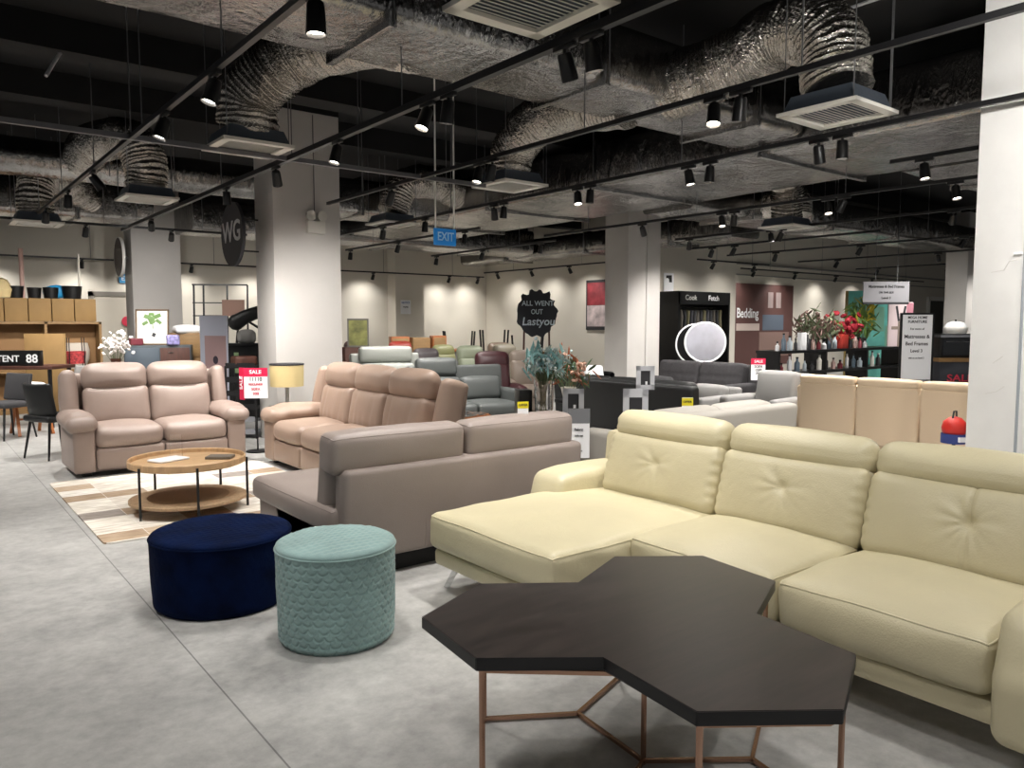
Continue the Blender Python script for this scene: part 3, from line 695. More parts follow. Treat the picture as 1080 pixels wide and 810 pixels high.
def spot(x, y, label, tilt=0., az=0., z=TZ0, ld=LD):
    if HEAD[0] is None:
        t = thing('track_spotlight', label, 'spotlight', (x, y, z), group='track spotlights'); HEAD[0] = t
        part('track_adapter', t, blackp, (box, (0, 0, -.03), (.03, .16, .03), {'bev': .004}))
        part('yoke', t, blackp, (tube, [(0, 0, -.04), (0, 0, -.075)], .012, 8))
        mt = Matrix.Translation((0, 0, -.085))
        h = part('lamp_head', t, blackp, (lathe, [(.0001, .012), (.034, .012), (.04, 0), (.046, -.13), (.043, -.13), (.041, -.112)], (0, 0, -.075), 20))
        part('lens', h, lens, (lathe, [(.042, -.113), (.0001, -.113)], (0, 0, -.075), 20))
        t2 = t
    else:
        t2 = dup(HEAD[0], (x, y, z), 0, label)
    hd = [c for c in t2.children if c.name.startswith('lamp_head')][0]
    piv = Vector((0, 0, -.075)); m = Matrix.Translation(piv) @ RM((0, 0, az)) @ RM((tilt, 0, 0)) @ Matrix.Translation(-piv)
    hd.matrix_local = m
    lo = bpy.data.objects.new('lamp', ld); COL.objects.link(lo); lo.parent = t2
    lo.matrix_local = m @ Matrix.Translation((0, 0, -.075 - .125))
    return t2
ordn = ['first', 'second', 'third', 'fourth', 'fifth', 'sixth', 'seventh', 'eighth', 'ninth', 'tenth', 'eleventh', 'twelfth', 'thirteenth']
TR_ = {  # x: (which track, [(y, tilt about X, turn)])
    1.5: ('on the leftmost track in view', [(-1, 8, 0), (1.2, 38, -75), (3.3, 0, 0), (4.7, 18, 90), (5.8, 18, 90), (8.4, 10, -90), (9.8, 12, 0), (11.5, 15, 0)]),
    2.8: ('on the track passing the near column', [(-.6, 8, 180), (1.0, 78, -78), (2.9, 12, -90), (3.1, 24, -80), (4.2, 10, 0), (4.45, 22, 90), (5.8, 14, 90), (7.1, 36, -32), (8.5, 12, -30), (11.7, 50, -14)]),
    4.2: ('on the track in front of the nearest duct', [(-.6, 8, 0), (1.1, 78, -72), (3.0, 14, -40), (3.2, 16, 120), (5.6, 20, 0), (5.8, 16, 100), (7.4, 35, -2)]),
    5.8: ('on the long track left of the widest duct', [(-.6, 5, 0), (1.4, 14, 90), (3.2, 0, 0), (3.4, 20, -80), (4.45, 4, 0), (4.7, 14, 180), (6.0, 6, 0), (6.2, 16, 150), (7.5, 8, 0), (7.7, 14, 90), (9.3, 8, 0), (10.5, 10, 0)]),
    8.6: ('on the track beneath the widest duct', [(3.5, 14, 150), (4.7, 8, 0), (4.9, 14, 140), (6.2, 6, 0), (6.4, 14, 150), (7.8, 20, -70)]),
    10.8: ('on the track right of the widest duct', [(4.4, 40, -58), (6.9, 6, 0), (7.1, 10, 180), (8.7, 20, 0)]),
    0.1: ('on the far left track', [(-.6, 5, 0), (1.2, 46, -82), (3.0, 48, -90), (4.8, 5, 0), (6.6, 5, 0), (8.6, 5, 0), (11, 5, 0)]),
    7.2: ('on the track beside the white pillar', [(1.6, 28, 90), (3.2, 10, 150)]),
    7.1: ('on the short track behind the middle sofas', [(10.2, 10, 0), (12.3, 12, 0), (14.2, 14, 0)]),
    9.2: ('on the track left of the middle column', [(10.8, 12, 0), (12.6, 16, 0), (14.3, 16, 0)]),
    14.2: ('on the track over the bottle shelf', [(5.6, 28, 0), (7.4, 28, 0), (9.2, 34, -30)]),
    17.0: ('on the right track beyond the bottle shelf', [(5.2, 30, -30), (7.2, 42, -75), (9.4, 30, 0)]),
    20.5: ('on the rightmost track near the far wall', [(6.4, 32, 0), (8.4, 32, 0), (10.2, 34, -20)]),
}
def in_view(x, y):
    p = Vector((x, y, 0)); d = p.dot(FWD)
    if d < .5: return False
    px = 540 + CF * p.dot(RGT) / d; py = 405 - CF * math.tan(math.atan((2.87 - CH) / d) + CP)
    return -5 < px < 1085 and py > -15
for x, (w, l) in TR_.items():
    seen = 0; out = 0
    for i, (y, ti, az) in enumerate(l):
        ld = LB if (y > 6.5 or x > 8) else LD
        if ld is LB and i % 2 == 1: ti = max(ti, 30) if az > -1 else max(ti, 36); az = az if -95 < az < 0 else (0, -45, -15)[(i // 2) % 3]
        if (x, y) in ((4.2, 1.1), (2.8, 1.0)): ld = LP
        
        if in_view(x, y): lab = f'black track spotlight {w}, {ordn[seen]} from the camera'; seen += 1
        else: lab = f'black track spotlight {w}, {ordn[out]} out of frame'; out += 1
        spot(x, y, lab, R(ti), R(az), ld=ld)
for i, (y, ti, az) in enumerate([(8.7, 30, 0), (9.2, 34, -20), (12.9, 32, -90), (14.4, 32, -90), (15.9, 32, -90), (17.4, 32, -90)]):
    spot(12.1 if y < 10 else 13.2, y, f'small spotlight lighting the wall block, {ordn[i]} from the middle column', R(ti), R(az), z=2.95, ld=LW)
for i, x in enumerate((5.2, 6.8, 8.4, 9.8, 12.2, 13.2)):
    spot(x, 18.3, f'small track spotlight before the back wall, {ordn[i]} from the left', R(32), 0, z=2.85, ld=LW)
for i, x in enumerate((-2, -0.2, 1.5, 3.0, 4.2)):
    spot(x, 18.3, f'small track spotlight behind the wooden shelves, {ordn[i]} from the left', R(30), 0, z=2.85, ld=LW)
for i, x in enumerate((14.8, 16.4)):
    spot(x, 11.2, f'small spotlight above the black wardrobe, {("left", "right")[i]} of two', R(34), 0, z=2.95, ld=LW)
for i, x in enumerate((18.0, 20.0, 22.2, 24.4, 26.6)):
    spot(x, 12.3, f'small spotlight facing the bedding poster wall, {ordn[i]} from the left', R(30), 0, z=2.95, ld=LW)
for i, (x, y) in enumerate(((.9, 12.98), (2.2, 12.98), (3.4, 12.98))):
    spot(x, y, f'black spotlight on the thin rail above the shelves, {ordn[i]} from the left', R((28, 34, 52)[i]), R((5, 0, -10)[i]), ld=LB)
# exit sign
t = thing('exit_sign', 'blue hanging exit sign on two long rods near the near column', 'sign', (*at(470, 8.5), 2.35), 0)
part('sign_panel', t, bluesign, (box, (0, 0, .09), (.28, .03, .18), {'bev': .006}))
text('EXIT', .13, M('exit_white', '#BFE0F5', .5), t, (0, -.018, .09), sx=.8)
for s_ in (-1, 1): part('hanger_rod', t, white, (tube, [(s_ * .12, 0, .17), (s_ * .12, 0, CEIL - 2.35)], .009, 8))
# loose ceiling rail + slanted pipe
bm = nb(); tube(bm, [(*at(62, 7), ht(80, 7)), (*at(92, 7.4), ht(33, 7.4))], .016, 6); solo('slanted_rod', bm, M('light_conduit', '#A9A9AC', .5), 'thin slanted rod under the black ceiling at the upper left', 'rod')
for i, (xx, lb) in enumerate(((5.05, 'left'), (5.2, 'right'))):
    bm = nb(); tube(bm, [(6.1 + .22 * i, -1.5, 4.12), (6.1 + .22 * i, 3.9, 4.12)], .014, 6); solo('conduit_pipe', bm, M('light_conduit', '#A9A9AC', .5), f'thin grey conduit under the ceiling at the upper right, {lb} of two', 'pipe')

# ------------------------------------------------------------------ on the columns
t = thing('round_sign', 'round black sign with white letters left of the near column', 'sign', (3.32, 9.87, 2.62))
part('disc', t, dcard, (lathe, [(.0001, -.02), (.4, -.02), (.4, .02), (.0001, .02)], (0, 0, 0), 48, Matrix.Rotation(R(90), 4, 'Y')))
text('WG', .36, M('sign_grey', '#B9B9BB', .5), t, (-.024, 0, .02), rot=(R(90), 0, R(-90)), sx=1.05)
part('bracket', t, black, (bar, (0, 0, .2), (.32, 0, .2), .02), (bar, (0, 0, -.2), (.32, 0, -.2), .02))
t = thing('round_sign', 'dark round wall sign seen edge on at the left column', 'sign', (3.35, 16.5, 2.78))
part('disc', t, M('sign_brown', '#463A36', .5), (lathe, [(.0001, -.02), (.37, -.02), (.37, .02), (.0001, .02)], (0, 0, 0), 48, Matrix.Rotation(R(90), 4, 'Y')))
part('rim', t, white, (lathe, [(.37, -.022), (.382, -.022), (.382, .03), (.37, .03)], (0, 0, 0), 48, Matrix.Rotation(R(90), 4, 'Y'), {'caps': False}))
part('bracket', t, black, (bar, (0, 0, 0), (.15, 0, 0), .03))
t = thing('emergency_light', 'white twin lamp emergency light mounted on the near column', 'emergency light', (4.18, 9.36, 2.72))
part('housing', t, difw, (box, (0, -.039, 0), (.24, .08, .16), {'bev': .012}))
for s_ in (-1, 1):
    l_ = part('lamp_head', t, difw, (lathe, [(.0001, .05), (.05, .04), (.065, -.03), (.06, -.03), (.0001, -.02)], (s_ * .075, -.06, .14), 20, Matrix.Rotation(R(-90), 4, 'X')))
part('supply_cable', t, raild, (tube, [(0, -.01, .08), (0, -.01, 1.4)], .006, 6))
# ------------------------------------------------------------------ generic showroom furniture
def sofa(label, loc, rot, W, n, mat, H=.85, D=.92, aw=.16, seat=.44, low=.0, name='sofa', head=None, tuftgrid=False, group=None, ah=.6):
    t = thing(name, label, 'sofa', loc, rot, group); y0 = -D / 2; sw = (W - 2 * aw) / n
    part('base', t, mat, (bb, -W / 2 + .02, W / 2 - .02, y0 + .03, D / 2 - .02, .1, .28, .02))
    for sx in (-1, 1):
        for sy in (-1, 1): part('leg', t, black, (tube, [(sx * (W / 2 - .1), sy * (D / 2 - .1), .11), (sx * (W / 2 - .08), sy * (D / 2 - .08), 0)], [.018, .012], 8))
    part('back_frame', t, mat, (cush, (0, D / 2 - .09, (H - .12 + .12) / 2 + .06), (W - .04, .14, H - .22), .04, {'rot': (R(-5), 0, 0), 'seg': (6, 2, 4)}))
    for i in range(n):
        cx = -W / 2 + aw + sw * (i + .5)
        part('seat_cushion', t, mat, (cush, (cx, y0 + .34, seat - .09), (sw - .01, .66, .18), .05, (0, .02, .025), {'seg': (6, 6, 3)}))
        def grid(o, q):
            if tuftgrid and q.y < 0: o = o + Vector((0, .012 * (math.exp(-(q.z / .06) ** 2) + math.exp(-((abs(q.x) - .33) / .04) ** 2)), 0))
            return o
        hh = H - seat - .02
        if head: hh = hh - .18
        part('back_cushion', t, mat, (cush, (cx, D / 2 - .24, seat + hh / 2 - .01), (sw - .01, .2, hh), .06, (0, .025, .01), {'rot': (R(-10), 0, 0), 'fn': grid, 'seg': (16 if tuftgrid else 6, 3, 10 if tuftgrid else 4)}))
        if head and head[i]: part('headrest', t, mat, (cush, (cx, D / 2 - .13, H - .07), (sw - .01, .15, .25), .06, (0, .015, .01), {'rot': (R(-6), 0, 0), 'seg': (6, 3, 3)}))
    if aw > .02:
        for sx in (-1, 1): part('armrest', t, mat, (cush, (sx * (W / 2 - aw / 2), -.02, (ah + .12) / 2), (aw, D - .06, ah - .12), .045, (.01, .01, .01), {'seg': (3, 6, 4)}))
    return t
def armchair(label, loc, rot, mat, H=1.0, W=.78, name='recliner_chair', group='recliner chairs in the middle of the hall'):
    t = thing(name, label, 'armchair', loc, rot, group)
    part('base', t, mat, (cush, (0, 0, .22), (W - .1, .7, .28), .05))
    part('seat_cushion', t, mat, (cush, (0, -.06, .39), (W - .32, .64, .18), .07, (0, .02, .03)))
    part('back_cushion', t, mat, (cush, (0, .27, .65), (W - .26, .2, .5), .08, (0, .04, .01), {'rot': (R(-14), 0, 0)}))
    part('headrest', t, mat, (cush, (0, .36, H - .14), (W - .24, .19, .3), .09, (0, .04, .02), {'rot': (R(-10), 0, 0)}))
    for sx in (-1, 1): part('armrest', t, mat, (cush, (sx * (W / 2 - .08), -.02, .33), (.17, .72, .5), .07, (.01, .01, .02)))
    part('base_plate', t, plinth, (lathe, [(.26, 0), (.26, .02), (.06, .03), (.06, .09)], (0, 0, 0), 24))
    return t
# middle distance
sofa('black leather sofa seen from behind, left of the dark grey tufted sofa', (6.78, 6.1, 0), R(90), 2.2, 3, blackle, H=.9)
sofa('charcoal tufted fabric sofa in front of the black wardrobe', (9.75, 7.75, 0), R(-90), 1.9, 2, charf, H=.92, tuftgrid=True, aw=.12)
sofa('light grey fabric loveseat left of the beige sofa', (8.4, 5.5, 0), R(-90), .82, 1, lgrey, H=.93, aw=.13)
sofa('low light grey fabric sofa beside the charcoal tufted sofa', (8.35, 6.75, 0), R(-90), 1.25, 2, lgrey, H=.7, aw=.12, seat=.4, ah=.55)
bm = nb(); cush(bm, (8.12, 7.05, .60), (.4, .42, .16), .07, (0, 0, .04), rot=(0, R(-50), 0)); solo('throw_cushion', bm, dgrey, 'dark grey cushion on the low light grey sofa', 'cushion')
t = sofa('beige leather sofa with tall back panels behind the white pillar', (8.68, 3.6, 0), R(90), 2.86, 4, beige, H=.84, aw=.06)
for i in range(4):
    x = -1.43 + .06 + (2.74 / 4) * (i + .5)
    part('back_panel', t, beige, (cush, (x, .44, .5), (2.74 / 4 - .012, .07, .66), .03, (0, .008, 0), {'seg': (4, 2, 5)}))
    part('headrest_cap', t, beige, (cush, (x, .41, .86), (2.74 / 4 - .01, .15, .09), .04, (0, 0, .01), {'seg': (6, 3, 2)}))
sofa('off white leather sofa behind the cream sectional', (5.35, 4.25, 0), R(180), 1.9, 2, white_le, H=.84, aw=.2, ah=.62)
sofa('grey leather sofa with one raised headrest behind the tan sofa', (*at(491, 10.4), 0), R(-12), 1.45, 2, greyle, H=.97, aw=.12, head=(1, 0), seat=.45)
sofa('pale mint leather loveseat left of the grey sofa', (*at(412, 11.9), 0), R(-15), 1.15, 1, mintle, H=1.08, aw=.14, head=(1,))
armchair('maroon leather recliner beside the grey sofa', (*at(524, 11.5), 0), R(-25), maroon, H=1.05)
for px, d, mt, h, r_, lb in ((387, 15.0, choco, 1.14, 10, 'dark brown leather recliner left of the red recliner'), (432, 15.2, redle, 1.12, 0, 'red leather recliner below the wooden boxes'),
        (457, 13.9, M('slate_leather', '#4B4446', .45, bump=LEA), 1.02, -10, 'slate grey leather recliner right of the red one'), (478, 15.2, olive, 1.05, 0, 'olive leather recliner behind the grey sofa'),
        (503, 13.5, sage, 1.08, -15, 'sage green leather recliner behind the maroon recliner'), (532, 15.8, umber, 1.08, -20, 'umber leather recliner behind the maroon recliner on its right'),
        (556, 12.6, greige, 1.03, -30, 'greige leather recliner behind the black table and vase'), (545, 14.0, M('stone_leather', '#736C5E', .5, bump=LEA), 1.1, 0, 'stone coloured recliner under the upturned table legs')):
    armchair(lb, (*at(px, d), 0), R(r_), mt, H=h, W=.74)
# round back tub chairs near the middle column
def tub(label, loc, rot, mat):
    t = thing('tub_chair', label, 'armchair', loc, rot); out = [];
    bm = nb()
    lathe(bm, [(.34, .12), (.36, .45), (.36, .7), (.33, .73), (.29, .7), (.28, .42), (.0001, .4)], (0, 0, 0), 28)
    bmesh.ops.delete(bm, geom=[v for v in bm.verts if v.co.y < -.12 and v.co.z > .46], context='VERTS')
    finish('shell', bm, mat, t); part('seat_cushion', t, mat, (cush, (0, -.03, .4), (.52, .5, .12), .06, (0, 0, .03)))
    for a in (45, 135, 225, 315): part('leg', t, black, (tube, [(.24 * math.cos(R(a)), .24 * math.sin(R(a)), .14), (.28 * math.cos(R(a)), .28 * math.sin(R(a)), 0)], .014, 6))
tx = at(625, 12.2); tub('black tub chair left of the middle column', (*tx, 0), R(-20), blackle)
bm = nb(); cush(bm, (tx[0], tx[1] - .02, .66), (.34, .12, .36), .05, (0, .03, 0), rot=(R(-18), 0, R(-25))); solo('white_cushion', bm, whitep, 'white cushion on the black tub chair', 'cushion')
# ------------------------------------------------------------------ lamp, sign and rack beside the near column
lx, ly = at(302, 9.2)
t = thing('side_table', 'small round black side table under the cream shaded lamp', 'table', (lx, ly, 0))
part('tabletop', t, black, (lathe, [(.0001, .49), (.22, .49), (.22, .51), (.0001, .51)], (0, 0, 0), 32))
for a in (30, 150, 270): part('leg', t, black, (tube, [(.15 * math.cos(R(a)), .15 * math.sin(R(a)), .49), (.2 * math.cos(R(a)), .2 * math.sin(R(a)), 0)], .012, 6))
t = thing('table_lamp', 'table lamp with cream drum shade and white base by the column', 'lamp', (lx, ly, .51))
part('base', t, white, (lathe, [(.0001, 0), (.07, 0), (.07, .015), (.022, .03), (.02, .3), (.0001, .3)], (0, 0, 0), 24))
s_ = part('lamp_shade', t, M('cream_shade', '#CDB986', .8), (lathe, [(.19, .24), (.195, .24), (.2, .5), (.197, .5)], (0, 0, 0), 40, {'caps': False}))
part('shade_rim', s_, dcard, (lathe, [(.2, .495), (.203, .495), (.203, .512), (.05, .515), (.0001, .515)], (0, 0, 0), 40))
def pricesign(px, py0, py1, d, w, label, rot, lines, side=False):
    x, y = at(px, d); z0, z1 = ht(py1, d), ht(py0, d); h = z1 - z0
    t = thing('price_sign', label, 'price sign', (x, y, 0), rot)
    part('card', t, whitep, (box, (0, 0, (z0 + z1) / 2), (w, .012, h)))
    part('red_header', t, redp, (box, (0, -.002, z1 - h * .14), (w + .002, .014, h * .28)))
    text('SALE', h * .17, whitep, t, (0, -.011, z1 - h * .14), sx=1.1)
    for i, (s, c, k) in enumerate(lines): text(s, h * .13 * k, c, t, (0, -.008, z1 - h * (.38 + .16 * i)), sx=1.0)
    if side:
        part('red_flag', t, redp, (box, (-w / 2 - .035, .03, (z0 + z1) / 2 - .01), (.09, .01, h * 1.06), (0, 0, R(-40))))
        text('SALE', .075, whitep, t, (-w / 2 - .041, .021, (z0 + z1) / 2), rot=(R(90), R(-90), R(-40)))
    part('pole', t, black, (tube, [(0, .012, 0), (0, .012, z0 + h * .3)], .009, 8))
    part('foot', t, black, (lathe, [(.13, 0), (.13, .012), (.0001, .02)], (0, 0, 0), 24))
    return t
pricesign(269, 388, 420, 8.95, .27, 'crimson and white sale sign on a pole between the two recliner sofas', R(-36), (('11110', ink, 1.3), ('RECLINER', inkr, .8), ('SOFA', inkr, .9), ('999', inkr, 1.0)), True)
pricesign(800, 378, 401, 10.9, .2, 'small crimson and white sale sign by the charcoal tufted sofa', R(-38), (('SOFA', ink, 1.2), ('1599', ink, 1.2), ('799', ink, 1.2)))
x, y = at(257, 10.1)
t = thing('magazine_rack', 'black wire rack stacked with grey trays behind the sale sign', 'rack', (x, y, 0), R(-38))
for sx in (-1, 1):
    for sy in (-1, 1): part('post', t, black, (bar, (sx * .19, sy * .15, 0), (sx * .19, sy * .15, .95), .022))
for i, z in enumerate((.06, .22, .38, .56, .74, .92)):
    part('tray', t, greyc if i < 2 else black, (bb, -.19, .19, -.15, .15, z, z + .03), (bb, -.19, .19, -.155, -.145, z, z + .07))
bm = nb(); cush(bm, (x, y, .955 + .06), (.3, .2, .12), .03); solo('dark_box', bm, dwood, 'small dark brown box on top of the wire rack', 'box')
bm = nb(); lathe(bm, [(.0001, 0), (.05, 0), (.055, .1), (.03, .14), (.018, .18), (.0001, .18)], (x + .0, y - .0, .59), 16); solo('orange_bottle', bm, M('salmon_plastic', '#C07A60', .5), 'salmon bottle inside the black wire rack', 'bottle')
# roller banner
x, y = at(226, 11)
t = thing('roller_banner', 'tall pale banner with pink picture behind the taupe sofa', 'banner', (x, y, 0), R(-62))
part('banner_sheet', t, M('banner_blue', '#B9BCCB', .6), (box, (0, 0, .82), (.52, .008, 1.58)))
part('picture_panel', t, M('banner_pink', '#A78A8A', .6), (box, (.03, -.005, .85), (.4, .004, .95)))
part('figure_print', t, M('print_dark', '#3C3440', .6), (cush, (.05, -.008, .66), (.12, .004, .5), .002, {'wob': .01}), (ball, (.03, -.008, .98), .05, {'sc': (1, .1, 1.2)}))
part('foot', t, chrome, (box, (0, 0, .03), (.56, .16, .06), {'bev': .01}))
# ------------------------------------------------------------------ counter, print, dresser (left)
x, y = at(168, 13.2)
zt = ht(364, 13.2)
t = thing('sideboard', 'dark grey and brown sideboard behind the taupe sofa', 'sideboard', (x, y, 0), R(-20))
part('carcass', t, M('slate_lacquer', '#3C444A', .5), (bb, -.52, .52, -.2, .22, .08, zt, .008))
part('door', t, M('slate_front', '#46505A', .5), (bb, -.5, .02, -.215, -.2, .12, zt - .04, .005)); part('door', t, dwood, (bb, .04, .5, -.215, -.2, .12, zt - .04, .005))
part('handle', t, chrome, (box, (.2, -.222, zt - .12), (.08, .012, .012)))
for sx in (-1, 1): part('leg', t, black, (bb, sx * .45 - .02, sx * .45 + .02, -.15, .15, 0, .09))
rot = R(-30)
def picture(name, label, px, py0, py1, d, w, fm, cm, rot=R(-38), lean=-6, deco=None, base=None):
    x, y = at(px, d); z0 = ht(py1, d) if base is None else base; h = ht(py0, d) - z0
    t = thing(name, label, 'picture', (x, y, z0), rot)
    L = lambda p: RM((R(lean), 0, 0)) @ Vector(p)
    f = .025
    part('frame', t, fm, *[(box, L(c), s, (R(lean), 0, 0)) for c, s in (((0, 0, f / 2), (w, .025, f)), ((0, 0, h - f / 2), (w, .025, f)), ((-w / 2 + f / 2, 0, h / 2), (f, .025, h)), ((w / 2 - f / 2, 0, h / 2), (f, .025, h)))])
    part('print', t, cm, (box, L((0, .003, h / 2)), (w - f, .01, h - f), (R(lean), 0, 0)))
    if deco:
        for nm, m, items in deco: part(nm, t, m, *[(cush, L((u * w, -.005, v * h)), (a * w, .004, b * h), .002, {'rot': (R(lean), R(g), 0), 'wob': .012, 'seg': (4, 1, 4)}) for u, v, a, b, g in items])
    return t
picture('framed_print', 'framed green plant print standing on the sideboard', 161, 326, 362.5, 13.15, .54, M('walnut_frame', '#5A4632', .5), M('print_paper', '#CFCDC6', .6), R(-30), -6,
        [('plant_print', M('leaf_ink', '#5E7B48', .7), [(-.1, .78, .3, .1, 20), (.12, .8, .28, .1, -25), (0, .68, .2, .16, 70), (-.02, .86, .16, .08, 5), (.2, .66, .18, .09, 40), (-.22, .62, .2, .09, -30), (.02, .55, .03, .2, 0)]), ('bulb_print', dcard, [(.05, .28, .1, .1, 20)])], base=zt + .002)
xx, yy = at(144, 13.0); bm = nb(); cush(bm, (xx, yy, zt + .062), (.2, .14, .12), .015, wob=.001); solo('trinket_box', bm, M('plum_box', '#6A2A34', .5), 'small plum box left of the plant print', 'box')
xx, yy = at(183, 13.1); bm = nb(); cush(bm, (xx, yy, zt + .09), (.2, .12, .17), .03, wob=.006); solo('trinket_pack', bm, M('violet_pack', '#8E88B8', .5, var=(18, .6)), 'pale violet patterned pack right of the plant print', 'box')
x, y = at(201, 13.9); z2 = ht(351, 13.9)
t = thing('dresser', 'light brown wooden dresser right of the plant print', 'dresser', (x, y, 0), R(-20))
part('carcass', t, shelfw, (bb, -.33, .33, -.22, .22, .05, z2, .008)); part('foot', t, dwood, (bb, -.3, .3, -.2, .2, 0, .05))
for i in range(3): dr = part('drawer', t, shelfw, (bb, -.31, .31, -.235, -.22, .1 + i * (z2 - .12) / 3, .06 + (i + 1) * (z2 - .12) / 3, .005)); part('knob', dr, black, (ball, (0, -.245, .08 + (i + .5) * (z2 - .12) / 3), .015))
xx, yy = at(198, 13.8); bm = nb(); cush(bm, (xx, yy, z2 + .06), (.45, .3, .12), .05, (0, 0, .03)); solo('folded_towel', bm, whitep, 'white folded bedding on the light brown dresser', 'bedding')
# wire shelving
x, y = at(235, 15.2)
t = thing('wire_rack', 'tall black wire shelving frame against the lit back wall', 'rack', (x, y, 0), R(-30)); zz = 2.25
for sx in (-.5, -.32, .12, .5): part('post', t, black, (bar, (sx, -.15, 0), (sx + .03, -.15, zz), .03))
part('top_rail', t, black, (bar, (-.5, -.15, zz), (.53, -.15, zz), .03)); part('cross_rail', t, black, (bar, (-.5, -.15, 1.9), (.1, -.15, 1.9), .02), (bar, (-.5, -.15, 1.65), (.1, -.15, 1.65), .02))
part('shelf', t, black, (bb, -.5, .52, -.17, .12, .9, .93), (bb, -.5, .52, -.17, .12, .3, .33))
part('woven_panel', t, M('pink_brown_weave', '#8C6D60', .7), (box, (.26, -.17, 1.8), (.42, .02, .32)))
# black counter + lounge chair left of the column
x, y = at(262, 12.2); zc = ht(362, 12.2)
t = thing('display_counter', 'black display counter left of the near column', 'counter', (x, y, 0), R(-38))
part('carcass', t, blackp, (bb, -.36, .4, -.2, .2, .06, zc - .03, .01)); part('countertop', t, black, (bb, -.4, .44, -.24, .22, zc - .03, zc)); part('foot', t, black, (bb, -.34, .38, -.18, .18, 0, .06))
part('price_strip', t, M('green_card', '#8EA67A', .6), (box, (-.12, -.205, zc - .3), (.07, .01, .32)))
t = thing('padded_chair', 'black padded chair tipped on the black counter', 'chair', (x, y, zc), R(-38))
part('padded_back', t, blackle, (tube, spline([(-.16, 0, .34), (-.02, 0, .42), (.2, 0, .5), (.4, 0, .56)], 6), [.12 - .002 * i for i in range(19)], 14))
part('round_head', t, blackle, (ball, (-.18, 0, .33), .13)); part('stay', t, black, (tube, [(.02, 0, .34), (.4, 0, .1)], .02, 8), (tube, [(-.15, 0, .25), (-.18, 0, 0)], .02, 8), (tube, [(.38, 0, .5), (.4, 0, 0)], .02, 8))
bm = nb(); cush(bm, (x - .02, y + .0, zc + .1), (.26, .16, .2), .06, (.01, .01, .02), rot=(0, 0, R(-38))); solo('grey_cushion', bm, lgrey, 'pale grey cushion under the tipped black chair', 'cushion')
# ------------------------------------------------------------------ wooden cube shelves and what is on them
x0, y0 = 0.35, 15.0; d = 12.9; zs = 1.93
t = thing('shelf_unit', 'light wood cube shelving unit at the far left', 'shelf', (1.5, y0 + .2, 0), world=True)
part('frame', t, shelfw, (bb, .2, 2.72, y0, y0 + .4, 0, .06), (bb, .2, 2.72, y0, y0 + .4, zs - .44, zs - .4), (bb, .2, 2.72, y0, y0 + .4, .68, .72), *[(bb, x, x + .04, y0, y0 + .4, 0, zs - .4) for x in (.2, 1.02, 1.86, 2.68)])
part('back_board', t, M('shelf_back', '#8C6A44', .7), (bb, .2, 2.72, y0 + .37, y0 + .39, 0, zs - .4))
for i in range(7):
    bx = .3 + .337 * i; bm = nb(); bb(bm, bx, bx + .325, y0 + .01, y0 + .38, zs - .398, zs - .01, .01); solo('storage_box', bm, boxc, f'brown storage box in the row on top of the shelves, {ordn[i]} from the left', 'box', 'brown boxes on the shelves')
for i, (bx, w, h) in enumerate(((1.5, .24, .2), (1.76, .22, .18), (2.0, .24, .19), (2.32, .32, .22))):
    bm = nb(); lathe(bm, [(w * .42, 0), (w * .5, h), (w * .46, h), (w * .4, .02), (.0001, .02)], (bx, y0 + .2, zs - .009), 18); solo('black_basket', bm, blackp, f'black basket on the brown boxes, {ordn[i]} from the left', 'basket', 'black baskets on the boxes')
bm = nb(); ball(bm, (2.1, y0 + .3, zs + .26), .2, (1.1, .3, .6)); bmesh.ops.bisect_plane(bm, geom=bm.verts[:] + bm.edges[:] + bm.faces[:], plane_co=(0, 0, zs + .14), plane_no=(0, 0, -1), clear_outer=True)
for v in bm.verts: v.co.z -= .148
solo('blue_bag', bm, M('bright_blue', '#2E9BD6', .5), 'bright blue bundle behind the black baskets', 'bag')
bm = nb(); lathe(bm, [(.17, 0), (.24, .16), (.25, .32), (.22, .44), (.2, .44), (.0001, .42)], (2.3, y0 + .18, .722), 24); solo('woven_drum', bm, M('pale_weave', '#B9AFA3', .8, bump=(40, .5)), 'pale woven drum on the right of the shelves', 'basket')
t = thing('wire_basket', 'red patterned basket in a black wire stand before the shelves', 'basket', (*at(80, 12.5), .55))
part('basket_body', t, M('red_check', '#9E3436', .7, var=(28, .7)), (lathe, [(.0001, .3), (.13, .3), (.15, .5), (.0001, .5)], (0, 0, 0), 20))
part('wire_stand', t, black, *[(tube, [(.17 * math.cos(R(a)), .17 * math.sin(R(a)), -.55), (.15 * math.cos(R(a)), .15 * math.sin(R(a)), .72)], .008, 6) for a in (45, 135, 225, 315)])
for i, (px, pt, pb_, col) in enumerate(((27, 262, 300, '#C9A59A'), (87, 268, 296, '#D8D0C4'))):
    kk = (px - 540) / CF; dd = 15.2 / (FWD.y + kk * RGT.y); x, y = at(px, dd); bm = nb(); tube(bm, [(x, y, 1.921), (x, y, ht(pt, dd))], .035 if i == 0 else .018, 10); solo('standing_tube', bm, M('tube_%d' % i, col, .6), ('thick pinkish tube standing on the storage boxes' if i == 0 else 'thin pale tube standing on the storage boxes'), 'tube')
x, y = at(6, 12.2); bm = nb(); lathe(bm, [(.0001, 1.93), (.12, 1.93), (.16, 2.06), (.08, 2.22), (.0001, 2.25)], (x + .05, 15.2, 0), 20); solo('cream_lantern', bm, M('cream_lantern', '#E6CF9A', .6), 'cream lantern on top of the shelves at the left edge', 'lantern')
